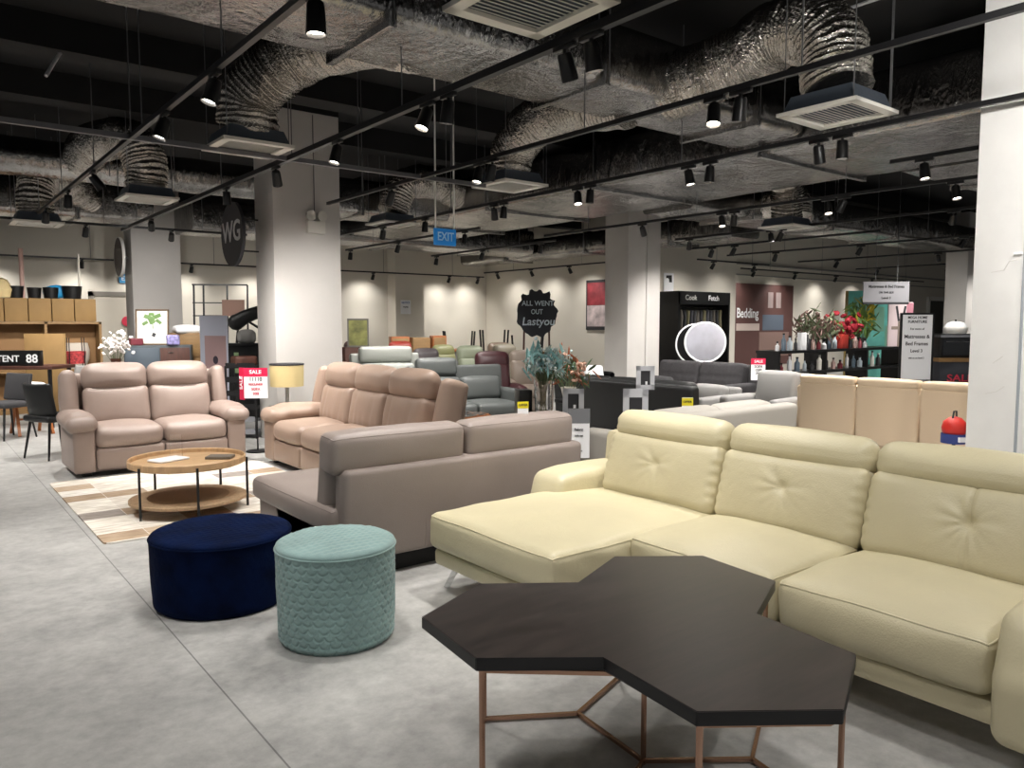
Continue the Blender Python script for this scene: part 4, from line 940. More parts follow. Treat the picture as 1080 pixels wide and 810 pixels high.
# bar table with sign, board, chairs
x, y = at(22, 11.2); z = ht(385, 11.2)
t = thing('bar_table', 'high wooden table at the left edge behind the chairs', 'table', (x, y, 0), R(-38))
part('tabletop', t, dwood, (bb, -.8, .62, -.3, .3, z - .05, z, .006))
for sx in (-.7, .55):
    for sy in (-.24, .24): part('leg', t, black, (bb, sx - .02, sx + .02, sy - .02, sy + .02, 0, z - .05))
t = thing('table_sign', 'black box sign with white lettering on the high table', 'sign', (*at(20, 11.0), z), R(-38))
part('sign_box', t, blackp, (box, (0, 0, .11), (.62, .12, .22), {'bev': .006})); text('TENT', .13, whitep, t, (-.12, -.064, .1)); text('88', .17, whitep, t, (.22, -.064, .1))
bm = nb(); box(bm, (*at(48, 11.9), ht(352, 11.9) / 2 + .0), (.62, .05, ht(352, 11.9)), (0, 0, R(-38)), bev=.006); solo('wooden_board', bm, boxc, 'plain light wood board standing behind the high table', 'board')
def dchair(label, loc, rot, mat, legm, H=.85, name='dining_chair'):
    t = thing(name, label, 'chair', loc, rot)
    part('seat', t, mat, (cush, (0, 0, .45), (.46, .44, .07), .03, (0, 0, .01)))
    bm = nb()
    for i in range(9):
        a = R(-70 + i * 17.5)
    P = [(.24 * math.sin(R(-65 + k * 13)), .2 + .06 * math.cos(R(-65 + k * 13)) - .05, H - .06 - .03 * abs(k - 5) / 5) for k in range(11)]
    cush(bm, (0, .2, .66), (.46, .05, .36), .022, (0, .01, 0), rot=(R(-10), 0, 0), fn=lambda o, q: o + Vector((0, -.05 * q.x * q.x, 0)))
    finish('backrest', bm, mat, t)
    for sx in (-1, 1):
        for sy in (-1, 1): part('leg', t, legm, (tube, [(sx * .17, sy * .16, .43), (sx * .22, sy * .22, 0)], [.016, .011], 8))
    return t
dchair('black dining chair close behind the left end of the taupe sofa', (*at(54, 8.6), 0), R(115), blackle, black, .86)
dchair('dark grey dining chair at the left edge under the high table', (*at(5, 10.0), 0), R(-60), dgrey, black, .84)
dchair('grey fabric chair between shelves and taupe sofa', (*at(87, 12.3), 0), R(200), lgrey, black, .9)
t = thing('folding_stool', 'orange wood folding stool with white pad at the far left', 'stool', (*at(29, 10.4), 0), R(10))
for sx in (-1, 1):
    part('leg', t, orangew, (bar, (sx * .2, -.22, 0), (sx * .16, .06, .62), .035)); part('leg', t, orangew, (bar, (sx * .17, .25, 0), (sx * .15, -.04, .62), .035))
part('rung', t, orangew, (bar, (-.19, -.12, .22), (.19, -.12, .22), .025)); part('seat_pad', t, whitep, (cush, (0, .01, .65), (.38, .22, .08), .035, (0, 0, .02)))
# white orchids
def bouquet(name, label, loc, z, kinds, vase=None, spread=.25, h=.4, seed=1, n=40, cat='flowers', leafs=None):
    rnd = random.Random(seed); t = thing(name, label, cat, (*loc, z)); sb = nb(); bl = [nb() for _ in kinds]
    for i in range(n):
        a = rnd.uniform(0, 6.283); rr = spread * math.sqrt(rnd.random()); hh = h * rnd.uniform(.55, 1) * (1 - .35 * (rr / spread) ** 2)
        tip = Vector((rr * math.cos(a), rr * math.sin(a), hh)); base = Vector((tip.x * .12, tip.y * .12, 0))
        tube(sb, [base, base.lerp(tip, .5) + Vector((0, 0, .05 * h)), tip], .003, 4)
        k = i % len(kinds); mat, shape, sz = kinds[k]
        for j in range(4 if shape == 'leaf' else 3):
            p = tip.lerp(base, .12 * j) + Vector((rnd.uniform(-1, 1), rnd.uniform(-1, 1), rnd.uniform(-1, 1))) * sz * .9
            if shape == 'leaf': ball(bl[k], p, sz, (.22, .08, 1.2), (rnd.uniform(-1.1, 1.1), rnd.uniform(-1.1, 1.1), rnd.uniform(0, 6)), sub=1)
            else: ball(bl[k], p, sz * .55, (1, 1, .6), (rnd.uniform(-1, 1), rnd.uniform(-1, 1), 0), sub=1)
    finish('stems', sb, M('stem_green', '#5F6B4A', .7), t)
    for (mat, shape, sz), b in zip(kinds, bl): finish('leaves' if shape == 'leaf' else 'blossoms', b, mat, t)
    return t
wflow = M('white_petal', '#EFE8E4', .7)
x, y = at(122, 12.3); zz = ht(386, 12.3)
t = thing('plant_stand', 'light wood stand under the white orchids', 'stand', (x, y, 0), R(-38))
part('tabletop', t, shelfw, (bb, -.3, .3, -.18, .18, zz - .04, zz)); part('panel', t, shelfw, (bb, -.28, -.24, -.16, .16, 0, zz - .04), (bb, .24, .28, -.16, .16, 0, zz - .04)); part('shelf', t, shelfw, (bb, -.24, .24, -.16, .16, .4, .43))
b = bouquet('orchid_plant', 'white orchid blossoms in front of the left column', (x, y), zz, [(wflow, 'bl', .07), (wflow, 'bl', .06)], spread=.26, h=.62, seed=4, n=26)
part('pot', b, dwood, (lathe, [(.0001, 0), (.06, 0), (.08, .12), (.0001, .12)], (0, 0, 0), 18))
# ------------------------------------------------------------------ vase table behind the mauve sofa
x, y = at(566, 6.7); zt2 = .70
t = thing('console_table', 'black console table behind the mauve sofa', 'table', (x, y, 0), R(0))
part('tabletop', t, blackp, (bb, -.3, .3, -.2, .2, zt2 - .03, zt2, .004))
for sx in (-.27, .27):
    for sy in (-.17, .17): part('leg', t, black, (bb, sx - .02, sx + .02, sy - .02, sy + .02, 0, zt2 - .03))
vx, vy = at(573, 6.65)
t = bouquet('flower_vase', 'tall glass vase of pale blue and teal dried flowers', (vx, vy), zt2, [(M('teal_leaf', '#94C2C2', .7), 'leaf', .065), (M('pale_blue_petal', '#B5C9CE', .7), 'bl', .035), (M('silver_leaf', '#A3B5B0', .7), 'leaf', .05), (M('white_blue_petal', '#D5DDDC', .7), 'bl', .03)], spread=.2, h=.38, seed=9, n=70, cat='vase of flowers')
for c in t.children:
    c.data.transform(Matrix.Translation((0, 0, .27)))
part('vase', t, glass, (lathe, [(.0001, 0), (.07, 0), (.072, .05), (.082, .31), (.078, .31), (.068, .05), (.064, .015), (.0001, .015)], (0, 0, 0), 32))
part('stem_bundle', t, M('dry_stems', '#8A8365', .8), *[(tube, [(.035 * math.cos(k * 1.7), .035 * math.sin(k * 1.7), .02), (.045 * math.cos(k * 1.7 + 2), .045 * math.sin(k * 1.7 + 2), .3)], .004, 4) for k in range(14)])
bx, by = at(552, 6.75); bm = nb(); box(bm, (bx, by, zt2 + .11), (.12, .14, .22), (0, 0, R(-20)), bev=.004); solo('black_box', bm, blackp, 'black box left of the glass vase', 'box')
x, y = at(600, 8.6); t = thing('bouquet_stand', 'black pedestal under the autumn bouquet', 'stand', (x, y, 0)); part('column_post', t, black, (lathe, [(.16, 0), (.16, .02), (.04, .04), (.04, .6), (.16, .62), (.16, .65), (.0001, .65)], (0, 0, 0), 24))
t = bouquet('autumn_bouquet', 'autumn bouquet of rust and green leaves right of the vase', (x, y), .65, [(M('rust_leaf', '#9A5A3C', .7), 'leaf', .07), (M('deep_green_leaf', '#3F5A38', .6), 'leaf', .08), (M('dusty_petal', '#C9A08C', .7), 'bl', .05), (M('pale_sprig', '#AFC4C6', .7), 'bl', .03)], spread=.25, h=.6, seed=12, n=44)
part('pot', t, M('white_pot', '#DAD6CC', .4), (lathe, [(.0001, 0), (.06, 0), (.09, .14), (.0001, .14)], (0, 0, 0), 20))
t = thing('price_card', 'yellow and white price card standing on the mauve sofa back', 'price card', (3.31, 4.07, .865), R(-30))
part('card', t, whitep, (box, (0, 0, .05), (.075, .004, .1))); part('yellow_header', t, yel, (box, (0, -.001, .078), (.076, .005, .045))); text('OFFER', .022, ink, t, (0, -.005, .078)); part('foot', t, acryl, (box, (0, .0, .003), (.07, .05, .006)))
t = thing('price_card', 'yellow and white price card behind the cream sofa headrests', 'price card', (*at(726, 7.0), 0), R(-38))
zc2 = ht(425, 7.0); part('card', t, whitep, (box, (0, 0, zc2 - .03), (.1, .004, .16))); part('yellow_header', t, yel, (box, (0, -.001, zc2 + .01), (.102, .005, .07))); text('OFFER', .028, ink, t, (0, -.005, zc2 + .01)); part('pole', t, black, (tube, [(0, .006, 0), (0, .006, zc2)], .006, 6)); part('foot', t, black, (lathe, [(.1, 0), (.1, .01), (.0001, .015)], (0, 0, 0), 20))
def stand_frame(px, py0, py1, d, w, label, rot=R(-38)):
    x, y = at(px, d); z0, z1 = ht(py1, d), ht(py0, d); h = z1 - z0
    t = thing('info_display', label, 'display frame', (x, y, 0), rot)
    part('frame', t, M('pale_frame', '#C6C7CC', .4), (bb, -w / 2, -w / 2 + w * .24, -.01, .01, z0, z1), (bb, w / 2 - w * .24, w / 2, -.01, .01, z0, z1), (bb, -w / 2, w / 2, -.01, .01, z1 - h * .2, z1), (bb, -w / 2, w / 2, -.01, .01, z0, z0 + h * .2))
    part('dark_insert', t, dcard, (bb, -w * .27, w * .27, -.002, .008, z0 + h * .15, z1 - h * .15)); part('logo_mark', t, whitep, (box, (w * .06, -.004, z0 + h * .28), (w * .12, .003, h * .14)))
    part('pole', t, black, (tube, [(0, .018, 0), (0, .018, z0 + h * .4)], .009, 8)); part('foot', t, black, (lathe, [(.12, 0), (.12, .012), (.0001, .018)], (0, 0, 0), 20))
stand_frame(605, 410, 436, 6.9, .19, 'pale display frame on a pole right of the glass vase')
stand_frame(681, 386, 411, 8.0, .19, 'pale display frame in front of the middle column')
stand_frame(671, 410, 455, 6.4, .21, 'pale display frame just behind the cream sofa left headrest')
x, y = at(611, 6.2)
t = thing('info_stand', 'clear floor sign stand with white sheet at the end of the mauve sofa', 'sign', (x, y, 0), R(-38)); z0, z1 = ht(483, 6.2), ht(431, 6.2)
part('header_panel', t, greyc, (box, (0, 0, z1 - .06), (.18, .012, .12))); part('paper_sheet', t, whitep, (box, (0, 0, (z0 + z1 - .12) / 2), (.175, .008, z1 - z0 - .12))); text('Fabric', .03, ink, t, (0, -.008, z1 - .17)); text('sofa set', .022, ink, t, (0, -.008, z1 - .22)); text('Ask us', .022, ink, t, (0, -.008, z0 + .06))
part('pole', t, chrome, (tube, [(0, .01, 0), (0, .01, z1 - .1)], .008, 8)); part('foot', t, chrome, (lathe, [(.12, 0), (.12, .012), (.0001, .018)], (0, 0, 0), 20))
# wooden side table with glass
x, y = at(488, 8.3)
t = thing('wood_side_table', 'wood framed glass side table between tan and grey sofas', 'table', (x, y, 0), R(10))
part('glass_top', t, glass, (box, (0, 0, .52), (.42, .42, .012)))
for i in range(4):
    a = [(-.2, -.2), (.2, -.2), (.2, .2), (-.2, .2)]; p, q = a[i], a[(i + 1) % 4]
    part('leg', t, orangew, (bar, (*p, 0), (*p, .51), .03)); part('apron', t, orangew, (bar, (*p, .5), (*q, .5), .03))
# ------------------------------------------------------------------ back of hall: boxes, upturned tables, blackboard, prints
for i, (px, w, pt) in enumerate(((421, .4, 355), (443, .4, 356), (462, .3, 354))):
    d = 17.3; x, y = at(px, d); zt_ = ht(pt, d); t = thing('wood_cabinet', f'orange brown wooden cabinet beyond the recliners, {ordn[i]} from the left', 'cabinet', (x, y, 0), R(-20), 'wooden cabinets before the back wall')
    part('carcass', t, orangew if i != 1 else shelfw, (bb, -w / 2, w / 2, -.2, .2, .05, zt_, .008)); part('door', t, shelfw, (bb, -w / 2 + .02, w / 2 - .02, -.21, -.2, .1, zt_ - .04, .004)); part('foot', t, black, (bb, -w / 2 + .03, w / 2 - .03, -.17, .17, 0, .05))
def upturned(px, d, label, w, leg, zt, topm, n=4, rot=0):
    x, y = at(px, d); t = thing('upturned_table', label, 'table', (x, y, 0), rot)
    part('pallet', t, greyc, (bb, -w / 2 + .05, w / 2 - .05, -.3, .3, 0, zt - .05, .01)); part('tabletop', t, topm, (bb, -w / 2, w / 2, -.35, .35, zt - .05, zt, .006))
    for sx in (-1, 1):
        for sy in (-1, 1): part('leg', t, black, (tube, [(sx * (w / 2 - .08), sy * .27, zt), (sx * (w / 2 - .05), sy * .3, zt + leg)], .022, 8))
upturned(484, 18.2, 'upturned table with dark legs right of the wooden cabinets', .8, .42, .9, orangew, rot=R(-30))
upturned(521, 18.2, 'upturned table with black legs left of the blackboard', .7, .5, .85, choco, rot=R(-30))
upturned(556, 17.6, 'upturned table with black legs under the blackboard', .8, .38, .85, shelfw, rot=R(-38))
d = 16.6; x, y = at(566, d)
t = thing('blackboard_sign', 'irregular dark chalk sign with white handwriting before the back wall', 'sign', (x, y, 0), R(-32))
zc3 = ht(331, d); ol = []
for k in range(56):
    a = k * 2 * math.pi / 56; jag = (.05 if (k % 4 < 2) else -.02) * (1 if math.sin(a) > .45 else .15) + .07 * noise.noise(Vector((k * .37, 0, 0)))
    ol.append((( .43 + jag) * math.cos(a), (.49 + jag) * math.sin(a)))
part('board', t, M('slate_board', '#2C2E33', .8), (prism, ol, -.015, .015, Matrix.Translation((0, 0, zc3)) @ Matrix.Rotation(R(90), 4, 'X')))
text('ALL WENT', .15, chalk, t, (.02, -.02, zc3 + .22), sx=.95); text('OUT', .15, chalk, t, (0, -.02, zc3 + .04), sx=.8); text('Lastyou', .24, chalk, t, (.03, -.02, zc3 - .17), shear=.15, sx=.95)
for sx in (-.3, .3): part('easel_leg', t, dwood, (tube, [(sx, .02, 0), (sx * .9, .02, zc3 - .3)], .022, 8))
for (px, py0, py1, X_, lb, w, cm, dm) in ((631, 295, 348, 13.97, 'red and black framed poster left of the middle column', .9, M('poster_red', '#8A3038', .6, var=(3, .6)), dcard),):
    k = (px - 540) / CF; d = X_ / (FWD.x + k * RGT.x); x, y = at(px, d)
    t = thing('wall_poster', lb, 'poster', (x, y, ht(py1, d)), R(-90)); h = ht(py0, d) - ht(py1, d)
    part('frame', t, dcard, (box, (0, 0, h / 2), (w, .03, h))); part('print', t, cm, (box, (0, -.012, h * .72), (w - .1, .02, h * .45))); part('lower_print', t, M('poster_pale', '#C9B9B9', .6, var=(4, .5)), (box, (0, -.012, h * .28), (w - .1, .02, h * .42)))
t = thing('wall_notice', 'white notice sheet on the back wall left of centre', 'notice', (11.05 - .35, 18.53, 1.95), 0)
x = 11.05
part('sheet', t, whitep, (box, (.2, 0, 0), (.32, .004, .38))); text('NOTICE', .07, M('blue_ink', '#3A6AA8', .6), t, (.2, -.004, .12)); text('PLEASE', .05, ink, t, (.2, -.004, 0))
k = (704 - 540) / CF; d = 12.28 / (FWD.y + k * RGT.y); x, y = at(704, d)
t = thing('wall_poster', 'small black and white poster above the black wardrobe', 'poster', (x, 12.28, ht(308, d)), 0); h = ht(288, d) - ht(308, d)
part('sheet', t, whitep, (box, (0, 0, h / 2), (.36, .01, h))); part('hair_print', t, ink, (cush, (.0, -.006, h * .7), (.2, .006, h * .4), .003, {'wob': .02}))
picture('leaning_picture', 'landscape picture with green field leaning behind the near column', 378, 336, 366, 13.2, .36, M('grey_frame', '#5E5A55', .5), M('field_print', '#76763F', .6, var=(5, .6)), R(-25), -5)
x, y = at(378, 13.3); bm = nb(); bb(bm, x - .3, x + .3, y - .1, y + .3, 0, ht(366, 13.2) - .004, .01); solo('low_cabinet', bm, dwood, 'dark cabinet carrying the leaning landscape picture', 'cabinet')
# ------------------------------------------------------------------ wardrobe and round mirrors
t = thing('wardrobe', 'black open wardrobe with hanging clothes against the lit wall', 'wardrobe', (15.0, 11.9, 0), world=True)
wx0, wx1, wy0, wy1, wz = 14.05, 16.0, 11.6, 12.25, 2.25
part('carcass', t, blackp, (bb, wx0, wx0 + .06, wy0, wy1, 0, wz), (bb, wx1 - .06, wx1, wy0, wy1, 0, wz), (bb, wx0, wx1, wy0, wy1, wz - .3, wz), (bb, wx0, wx1, wy1 - .03, wy1, 0, wz), (bb, wx0, wx1, wy0, wy1, 0, .1))
part('clothes_rail', t, chrome, (tube, [(wx0 + .05, 11.9, 1.88), (wx1 - .05, 11.9, 1.88)], .015, 8))
for i in range(14):
    x = wx0 + .14 + i * .122; part('garment', t, M('cloth_%d' % (i % 5), ['#2A2A2C', '#4A4640', '#1C1C1E', '#56523C', '#333338'][i % 5], .9), (cush, (x, 11.9, 1.3), (.07, .42, 1.05), .03, {'wob': .02, 'seg': (2, 4, 6)}))
text('Cook', .17, M('sign_dim', '#8A8A86', .6), t, (14.5 - 15.0, wy0 - .004 - 11.9, wz - .15), sx=1.1); text('Fetch', .17, whitep, t, (15.35 - 15.0, wy0 - .004 - 11.9, wz - .15), sx=1.1)
def mirror(px, py, d, r, rot, label, tilt, face):
    x, y = at(px, d); zc = ht(py, d); t = thing('round_mirror', label, 'mirror', (x, y, 0), rot)
    mt = Matrix.Translation((0, 0, zc)) @ Matrix.Rotation(R(90 - tilt), 4, 'X')
    part('mirror_glass', t, face, (lathe, [(.0001, 0), (r, 0), (r, -.015), (.0001, -.015)], (0, 0, 0), 48, mt))
    part('rim', t, whitep, (tube, [mt @ Vector((r * math.cos(a * math.pi / 32), r * math.sin(a * math.pi / 32), 0)) for a in range(64)], .018, 8, {'closed': True}))
    part('stand_post', t, black, (tube, [(0, .06, 0), (0, .03, zc)], .02, 8)); part('foot', t, black, (lathe, [(.24, 0), (.24, .02), (.0001, .04)], (0, .06, 0), 24))
silver = M('mirror_silver', '#D4D4E0', .3, 1., bump=(3, .25), var=(2, .2))
mirror(743.5, 361, 15.0, .385, R(-48), 'large round silver mirror with white rim behind the charcoal sofa', 0, silver)
mirror(733, 363, 15.5, .40, R(-30), 'black backed round mirror half hidden by the silver mirror', 0, blackp)
# bedding poster
x0p = 18.05; k = (834 - 540) / CF; d = 12.98 / (FWD.y + k * RGT.y); x1p = at(834, d)[0]
t = thing('bedding_poster', 'brown bedroom poster reading Bedding on the far wall', 'poster', ((x0p + x1p) / 2, 12.97, 0), world=True)
part('panel', t, M('poster_brown', '#5E403C', .7), (bb, x0p, x1p, 12.95, 12.99, .3, 2.62))
part('bed_print', t, M('poster_bed', '#8A7068', .7), (bb, x0p + 1.2, x1p - .2, 12.94, 12.951, .55, 1.25)); part('art_print', t, M('poster_blue', '#5C6674', .7), (bb, x0p + 1.35, x1p - .5, 12.94, 12.951, 1.3, 1.75))
part('photo_print', t, M('poster_greys', '#A0908E', .7), (bb, x0p + 1.6, x0p + 1.85, 12.94, 12.951, 1.95, 2.4), (bb, x0p + 2.0, x0p + 2.25, 12.94, 12.951, 1.95, 2.4)); part('pillow_print', t, M('poster_pillow', '#C9B8B0', .7), (bb, x0p + .1, x0p + 1.2, 12.94, 12.951, 1.3, 1.5))
text('Bedding', .38, whitep, t, (x0p + .62 - (x0p + x1p) / 2, 12.94 - 12.97, 1.78), sx=.85)
# ------------------------------------------------------------------ right: dark shelf with bottles, flowers, posters, boards
t = thing('display_shelf', 'black two tier display shelf of bottles at the right', 'shelf', (14.8, 8.1, 0), world=True); zsh = 1.0
part('shelf_board', t, blackp, (bb, 12.4, 17.2, 7.9, 8.4, zsh - .05, zsh), (bb, 12.4, 17.2, 7.9, 8.4, .55, .6), (bb, 12.4, 17.2, 7.9, 8.4, .08, .13))
for x in (12.4, 14.0, 15.6, 17.14): part('post', t, blackp, (bb, x, x + .06, 7.92, 8.38, 0, zsh - .05))
BC = ['#D8D8DA', '#2C2C30', '#B9C4CC', '#8A3A44', '#E6E2DA', '#5A6A78', '#C9A8A0', '#3A3A3C']
n_ = 0
for tier, z, xs in (('top tier', zsh, [12.55 + .2 * i for i in range(17)]), ('lower tier', .6, [12.7 + .26 * i for i in range(15)])):
    for i, x in enumerate(xs):
        k = (i * 5 + (3 if z < .9 else 0)) % 8; h = .14 + .05 * ((i * 7) % 4); r_ = .035 + .008 * (i % 3); yv = 8.05 + .1 * ((i * 3) % 3)
        t = thing('bottle', f'small {["white","black","pale grey","dark red","cream","slate","pink","dark grey"][k]} bottle on the black display shelf, {tier}, {ordn[i] if i < 13 else ["fourteenth","fifteenth","sixteenth","seventeenth"][i-13]} from the left', 'bottle', (x, yv, z), 0, 'bottles on the black display shelf')
        part('body', t, M('bottle_%d' % k, BC[k], .35), (lathe, [(.0001, 0), (r_, 0), (r_ * 1.02, h * .65), (r_ * .45, h * .8), (r_ * .42, h), (.0001, h)], (0, 0, 0), 12)); part('cap', t, black if k != 1 else white, (lathe, [(r_ * .5, h), (r_ * .5, h + .03), (.0001, h + .03)], (0, 0, 0), 10))
bm = nb(); bb(bm, 14.65, 14.9, 7.95, 8.15, zsh + .001, zsh + .28, .01); solo('red_gift_box', bm, M('gift_red', '#B0382E', .5), 'bright red box on the black display shelf', 'box')
bm = nb(); bb(bm, 13.15, 13.33, 7.93, 8.02, zsh + .001, zsh + .33, .008); solo('white_carton', bm, whitep, 'tall white carton with dark mark on the black display shelf', 'box')
dp = M('dry_pink', '#7A6058', .8); dg = M('dry_green', '#6C7458', .8); rf = M('crimson_petal', '#9A1F2E', .7); gl = M('fresh_green', '#5F7F3A', .6); yl = M('yellow_leaf', '#C9B93A', .6)
for px, d, kinds, sp, h, n, lb, sd in ((855, 15.4, [(dp, 'leaf', .1), (dg, 'leaf', .1), (dp, 'bl', .07)], .34, .85, 44, 'dry pinkish bouquet on the display shelf', 3), (872, 15.9, [(dg, 'leaf', .1), (dp, 'bl', .06)], .3, .75, 30, 'dusty green bouquet between dry pink and red flowers', 5),
        (888, 15.7, [(rf, 'bl', .14), (rf, 'bl', .12), (gl, 'leaf', .1)], .27, .75, 36, 'crimson flower bouquet on the display shelf', 6), (908, 16.2, [(gl, 'leaf', .16), (yl, 'leaf', .13), (gl, 'leaf', .12)], .34, 1.15, 30, 'tall green and yellow plant right of the crimson flowers', 8)):
    yv = 8.15; k = (px - 540) / CF; d = yv / (FWD.y + k * RGT.y); x = at(px, d)[0]
    t = bouquet('shelf_bouquet', lb, (x, yv), zsh, kinds, spread=sp, h=h, seed=sd, n=n)
    part('pot', t, dcard, (lathe, [(.0001, 0), (.08, 0), (.1, .2), (.0001, .2)], (0, 0, 0), 16))
x, y = at(921, 19)
t = thing('painted_panel', 'tall teal and green painted panel behind the flowers', 'panel', (x, y, 0), R(-38)); w = 1.4
tealp = M('teal_paint', '#5FAFA4', .7, var=(1.6, .45)); part('panel', t, tealp, (box, (0, 0, 1.15), (w, .05, 2.3)))
part('painted_shape', t, M('green_paint', '#6FA08A', .7), *[(cush, (u, -.028, v), (a, .006, b), .003, {'wob': .02}) for u, v, a, b in ((-.35, 1.95, .4, .4), (.1, 1.6, .25, .6), (.4, 1.2, .3, .5), (-.2, 1.0, .2, .7))]); part('yellow_shape', t, yl, (cush, (-.1, -.028, 1.75), (.08, .006, .5), .003), (cush, (.35, -.028, .9), (.07, .006, .9), .003)); part('edge_frame', t, M('gold_frame', '#8E7A4A', .5), (box, (-w / 2, 0, 1.15), (.05, .06, 2.3)), (box, (w / 2, 0, 1.15), (.05, .06, 2.3)))
x, y = at(948, 17.3)
t = thing('rabbit_poster', 'white and pink poster of a long eared sculpture left of the board', 'poster', (x, y, 0), R(-38)); part('panel', t, M('pale_pink', '#D9C6C8', .6), (box, (0, 0, 1.0), (.55, .04, 1.95))); part('ears_print', t, dcard, (cush, (-.07, -.022, 1.72), (.05, .006, .34), .003, {'rot': (0, R(-10), 0)}), (cush, (.07, -.022, 1.72), (.05, .006, .34), .003, {'rot': (0, R(10), 0)})); part('body_print', t, M('brown_ink', '#8A7A70', .7), (cush, (0, -.022, 1.2), (.12, .006, .7), .003), (cush, (0, -.022, 1.4), (.4, .006, .07), .003)); part('pink_corner', t, M('hot_pink', '#A8707C', .6), (box, (.2, -.021, 1.85), (.15, .005, .22)))
d = 14.2; x, y = at(932, d); z0, z1 = ht(321, d), ht(297, d)
t = thing('hanging_sign', 'grey hanging sign pointing to mattresses, above the right shelf', 'sign', (x, y, z0), R(-38)); h = z1 - z0
part('panel', t, M('sign_mid_grey', '#8F8E92', .6), (box, (0, 0, h / 2), (.84, .02, h))); part('lower_edge', t, dcard, (box, (0, -.002, .02), (.842, .022, .04)))
text('Mattresses & Bed Frames', .075, ink, t, (0, -.013, h * .78), sx=.85); text('ON THIS SIDE', .05, dcard, t, (0, -.013, h * .52), sx=.9); text('Level 3', .06, ink, t, (0, -.013, h * .28))
for sx in (-.2, .2): part('hanger_wire', t, raild, (tube, [(sx, 0, h), (sx, 0, CEIL - z0)], .005, 5))
d = 13.0; x, y = at(966, d); z1 = ht(330, d)
t = thing('info_board', 'black framed white board about mattresses on level 3', 'sign', (x, y, 0), R(-38)); w = .57
part('sheet', t, whitep, (box, (0, 0, z1 / 2), (w - .04, .02, z1 - .04))); part('frame', t, black, (bb, -w / 2, -w / 2 + .03, -.02, .02, 0, z1), (bb, w / 2 - .03, w / 2, -.02, .02, 0, z1), (bb, -w / 2, w / 2, -.02, .02, z1 - .03, z1), (bb, -w / 2, w / 2, -.02, .02, 0, .03))
part('stand_foot', t, black, (bb, -w / 2, -w / 2 + .04, -.25, .25, 0, .04), (bb, w / 2 - .04, w / 2, -.25, .25, 0, .04))
for s, sz, z in (('MEGA HOME', .06, .06), ('FURNITURE', .065, .13), ('For more of', .05, .25), ('Mattresses &', .085, .38), ('Bed Frames', .085, .5), ('Level 3', .075, .62), ('visit us on level 3', .04, .74)): text(s, sz, ink, t, (0, -.012, z1 - z - .02), sx=.95)
part('room_print', t, M('print_grey', '#77757A', .7, var=(9, .5)), (box, (0, -.003, .33), (w - .06, .02, .45)))
# cabinet with oven and cloth
d = 13.6; x, y = at(1004, d); za, zb, zc_ = ht(381, d), ht(377, d), ht(352, d)
t = thing('appliance_bench', 'dark cloth covered bench carrying the black oven at the right', 'bench', (x, y, 0), R(-38))
part('bench_top', t, shelfw, (bb, -.36, .5, -.25, .25, za, zb)); part('cloth_cover', t, M('dark_cloth', '#2E3036', .85), (bb, -.34, .48, -.23, .23, 0, za, .01)); text('SALE', .17, inkr, t, (.02, -.245, ht(398, d)), sx=1.3)
t = thing('oven', 'black oven with glass front on the dark bench', 'oven', (x, y, zb), R(-38)); h = zc_ - zb
part('body', t, blackp, (bb, -.32, .5, -.2, .22, 0, h, .01)); part('glass_door', t, M('oven_glass', '#15171A', .1), (bb, -.28, .4, -.21, -.2, .05, h - .1)); part('top_panel', t, greyc, (bb, -.32, .5, -.205, .2, h - .06, h - .02)); part('handle', t, chrome, (tube, [(-.25, -.235, h - .13), (.35, -.235, h - .13)], .01, 8))
t = thing('white_cooker', 'white domed cooker on top of the black oven', 'cooker', (x + .05, y - .02, zc_), R(-38)); part('body', t, white, (lathe, [(.0001, 0), (.17, 0), (.2, .08), (.19, .12), (.0001, .12)], (0, 0, 0), 28)); part('lid', t, M('lid_glass', '#C9CBCC', .15), (lathe, [(.18, .12), (.14, .19), (.05, .22), (.0001, .22)], (0, 0, 0), 28)); part('lid_knob', t, black, (ball, (0, 0, .235), .02))
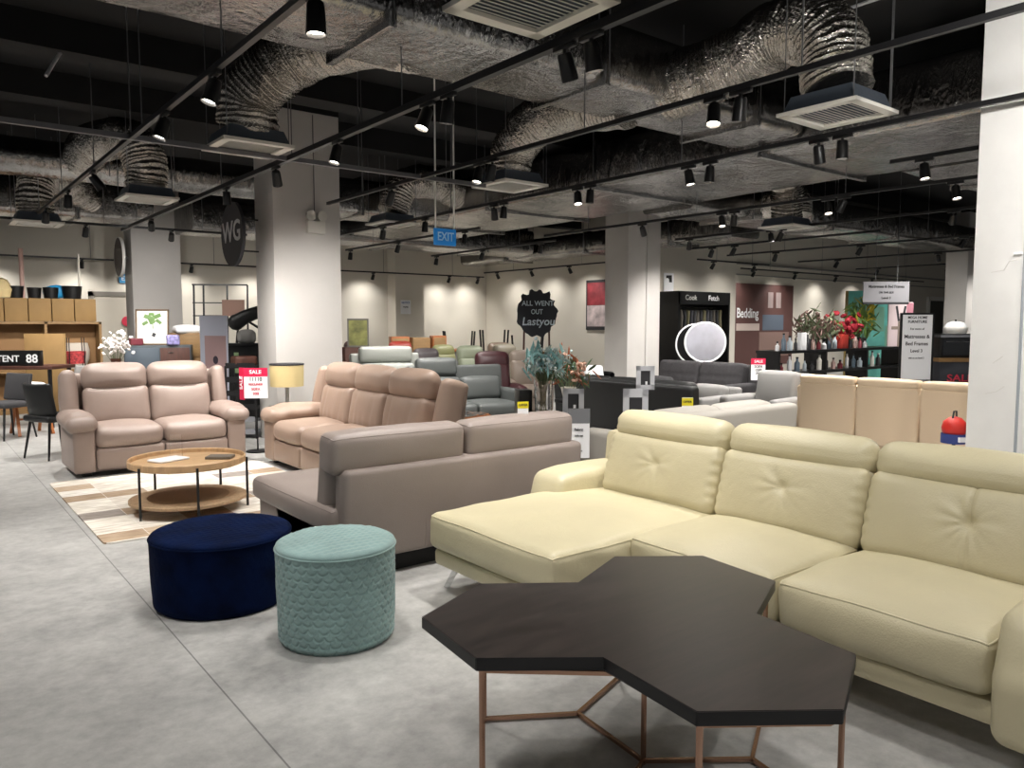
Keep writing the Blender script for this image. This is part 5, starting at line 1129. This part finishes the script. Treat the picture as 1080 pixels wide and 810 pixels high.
# red dome by the pillar
d = 6.5; x, y = at(1010, d); z0, z1 = ht(467, d), ht(436, d)
t = thing('red_stand', 'red rounded bag with blue and white base beside the white pillar', 'bag', (x, y, 0)); part('red_top', t, M('bag_red', '#C8281E', .45), (ball, (0, 0, z0 + .13), .1, {'sc': (1, 1, 1)})); part('blue_base', t, M('bag_blue', '#2A3A7A', .5), (lathe, [(.0001, 0), (.1, 0), (.1, .08), (.0001, .08)], (0, 0, z0), 20)); part('white_patch', t, whitep, (box, (-.06, -.09, z0 + .04), (.06, .02, .04), (0, 0, R(-35)))); part('pole', t, black, (tube, [(0, 0, 0), (0, 0, z0 + .01)], .015, 8)); part('foot', t, black, (lathe, [(.14, 0), (.14, .015), (.0001, .02)], (0, 0, 0), 20)); part('handle', t, dcard, (tube, [(-.04, 0, z0 + .21), (-.02, 0, z0 + .27), (.03, 0, z0 + .27), (.04, 0, z0 + .21)], .008, 6))
t = thing('exit_sign', 'small blue sign on the back wall above the pale door', 'sign', (4.0, 18.96, 2.5)); part('sign_panel', t, M('cyan_sign', '#2E8FC4', .5), (box, (0, 0, 0), (.35, .03, .2))); text('EXIT', .13, whitep, t, (0, -.018, 0))
t = thing('door_notice', 'red round notice on the pale door', 'notice', (3.95, 18.93, 1.55)); part('disc', t, inkr, (lathe, [(.0001, -.005), (.11, -.005), (.11, .005), (.0001, .005)], (0, 0, 0), 24, Matrix.Rotation(R(90), 4, 'X')))

# ------------------------------------------------------------------ camera, world, colour
cam = bpy.data.cameras.new('camera'); co = bpy.data.objects.new('camera', cam); COL.objects.link(co)
co.location = (0, 0, CH); co.rotation_euler = (R(90) - CP, 0, -CY); cam.sensor_width = 36; cam.lens = 36 * CF / 1080; cam.clip_start = .05
S.camera = co
w = bpy.data.worlds.new('world'); S.world = w; w.use_nodes = True
w.node_tree.nodes['Background'].inputs['Color'].default_value = (1, .985, .965, 1); w.node_tree.nodes['Background'].inputs['Strength'].default_value = .24
S.view_settings.view_transform = 'Standard'; S.view_settings.look = 'None'; S.view_settings.gamma = 1; S.view_settings.exposure = .1
try: S.view_settings.use_curve_mapping = False
except Exception: pass
S.cycles.use_denoising = True; S.cycles.max_bounces = 8; S.cycles.use_light_tree = True
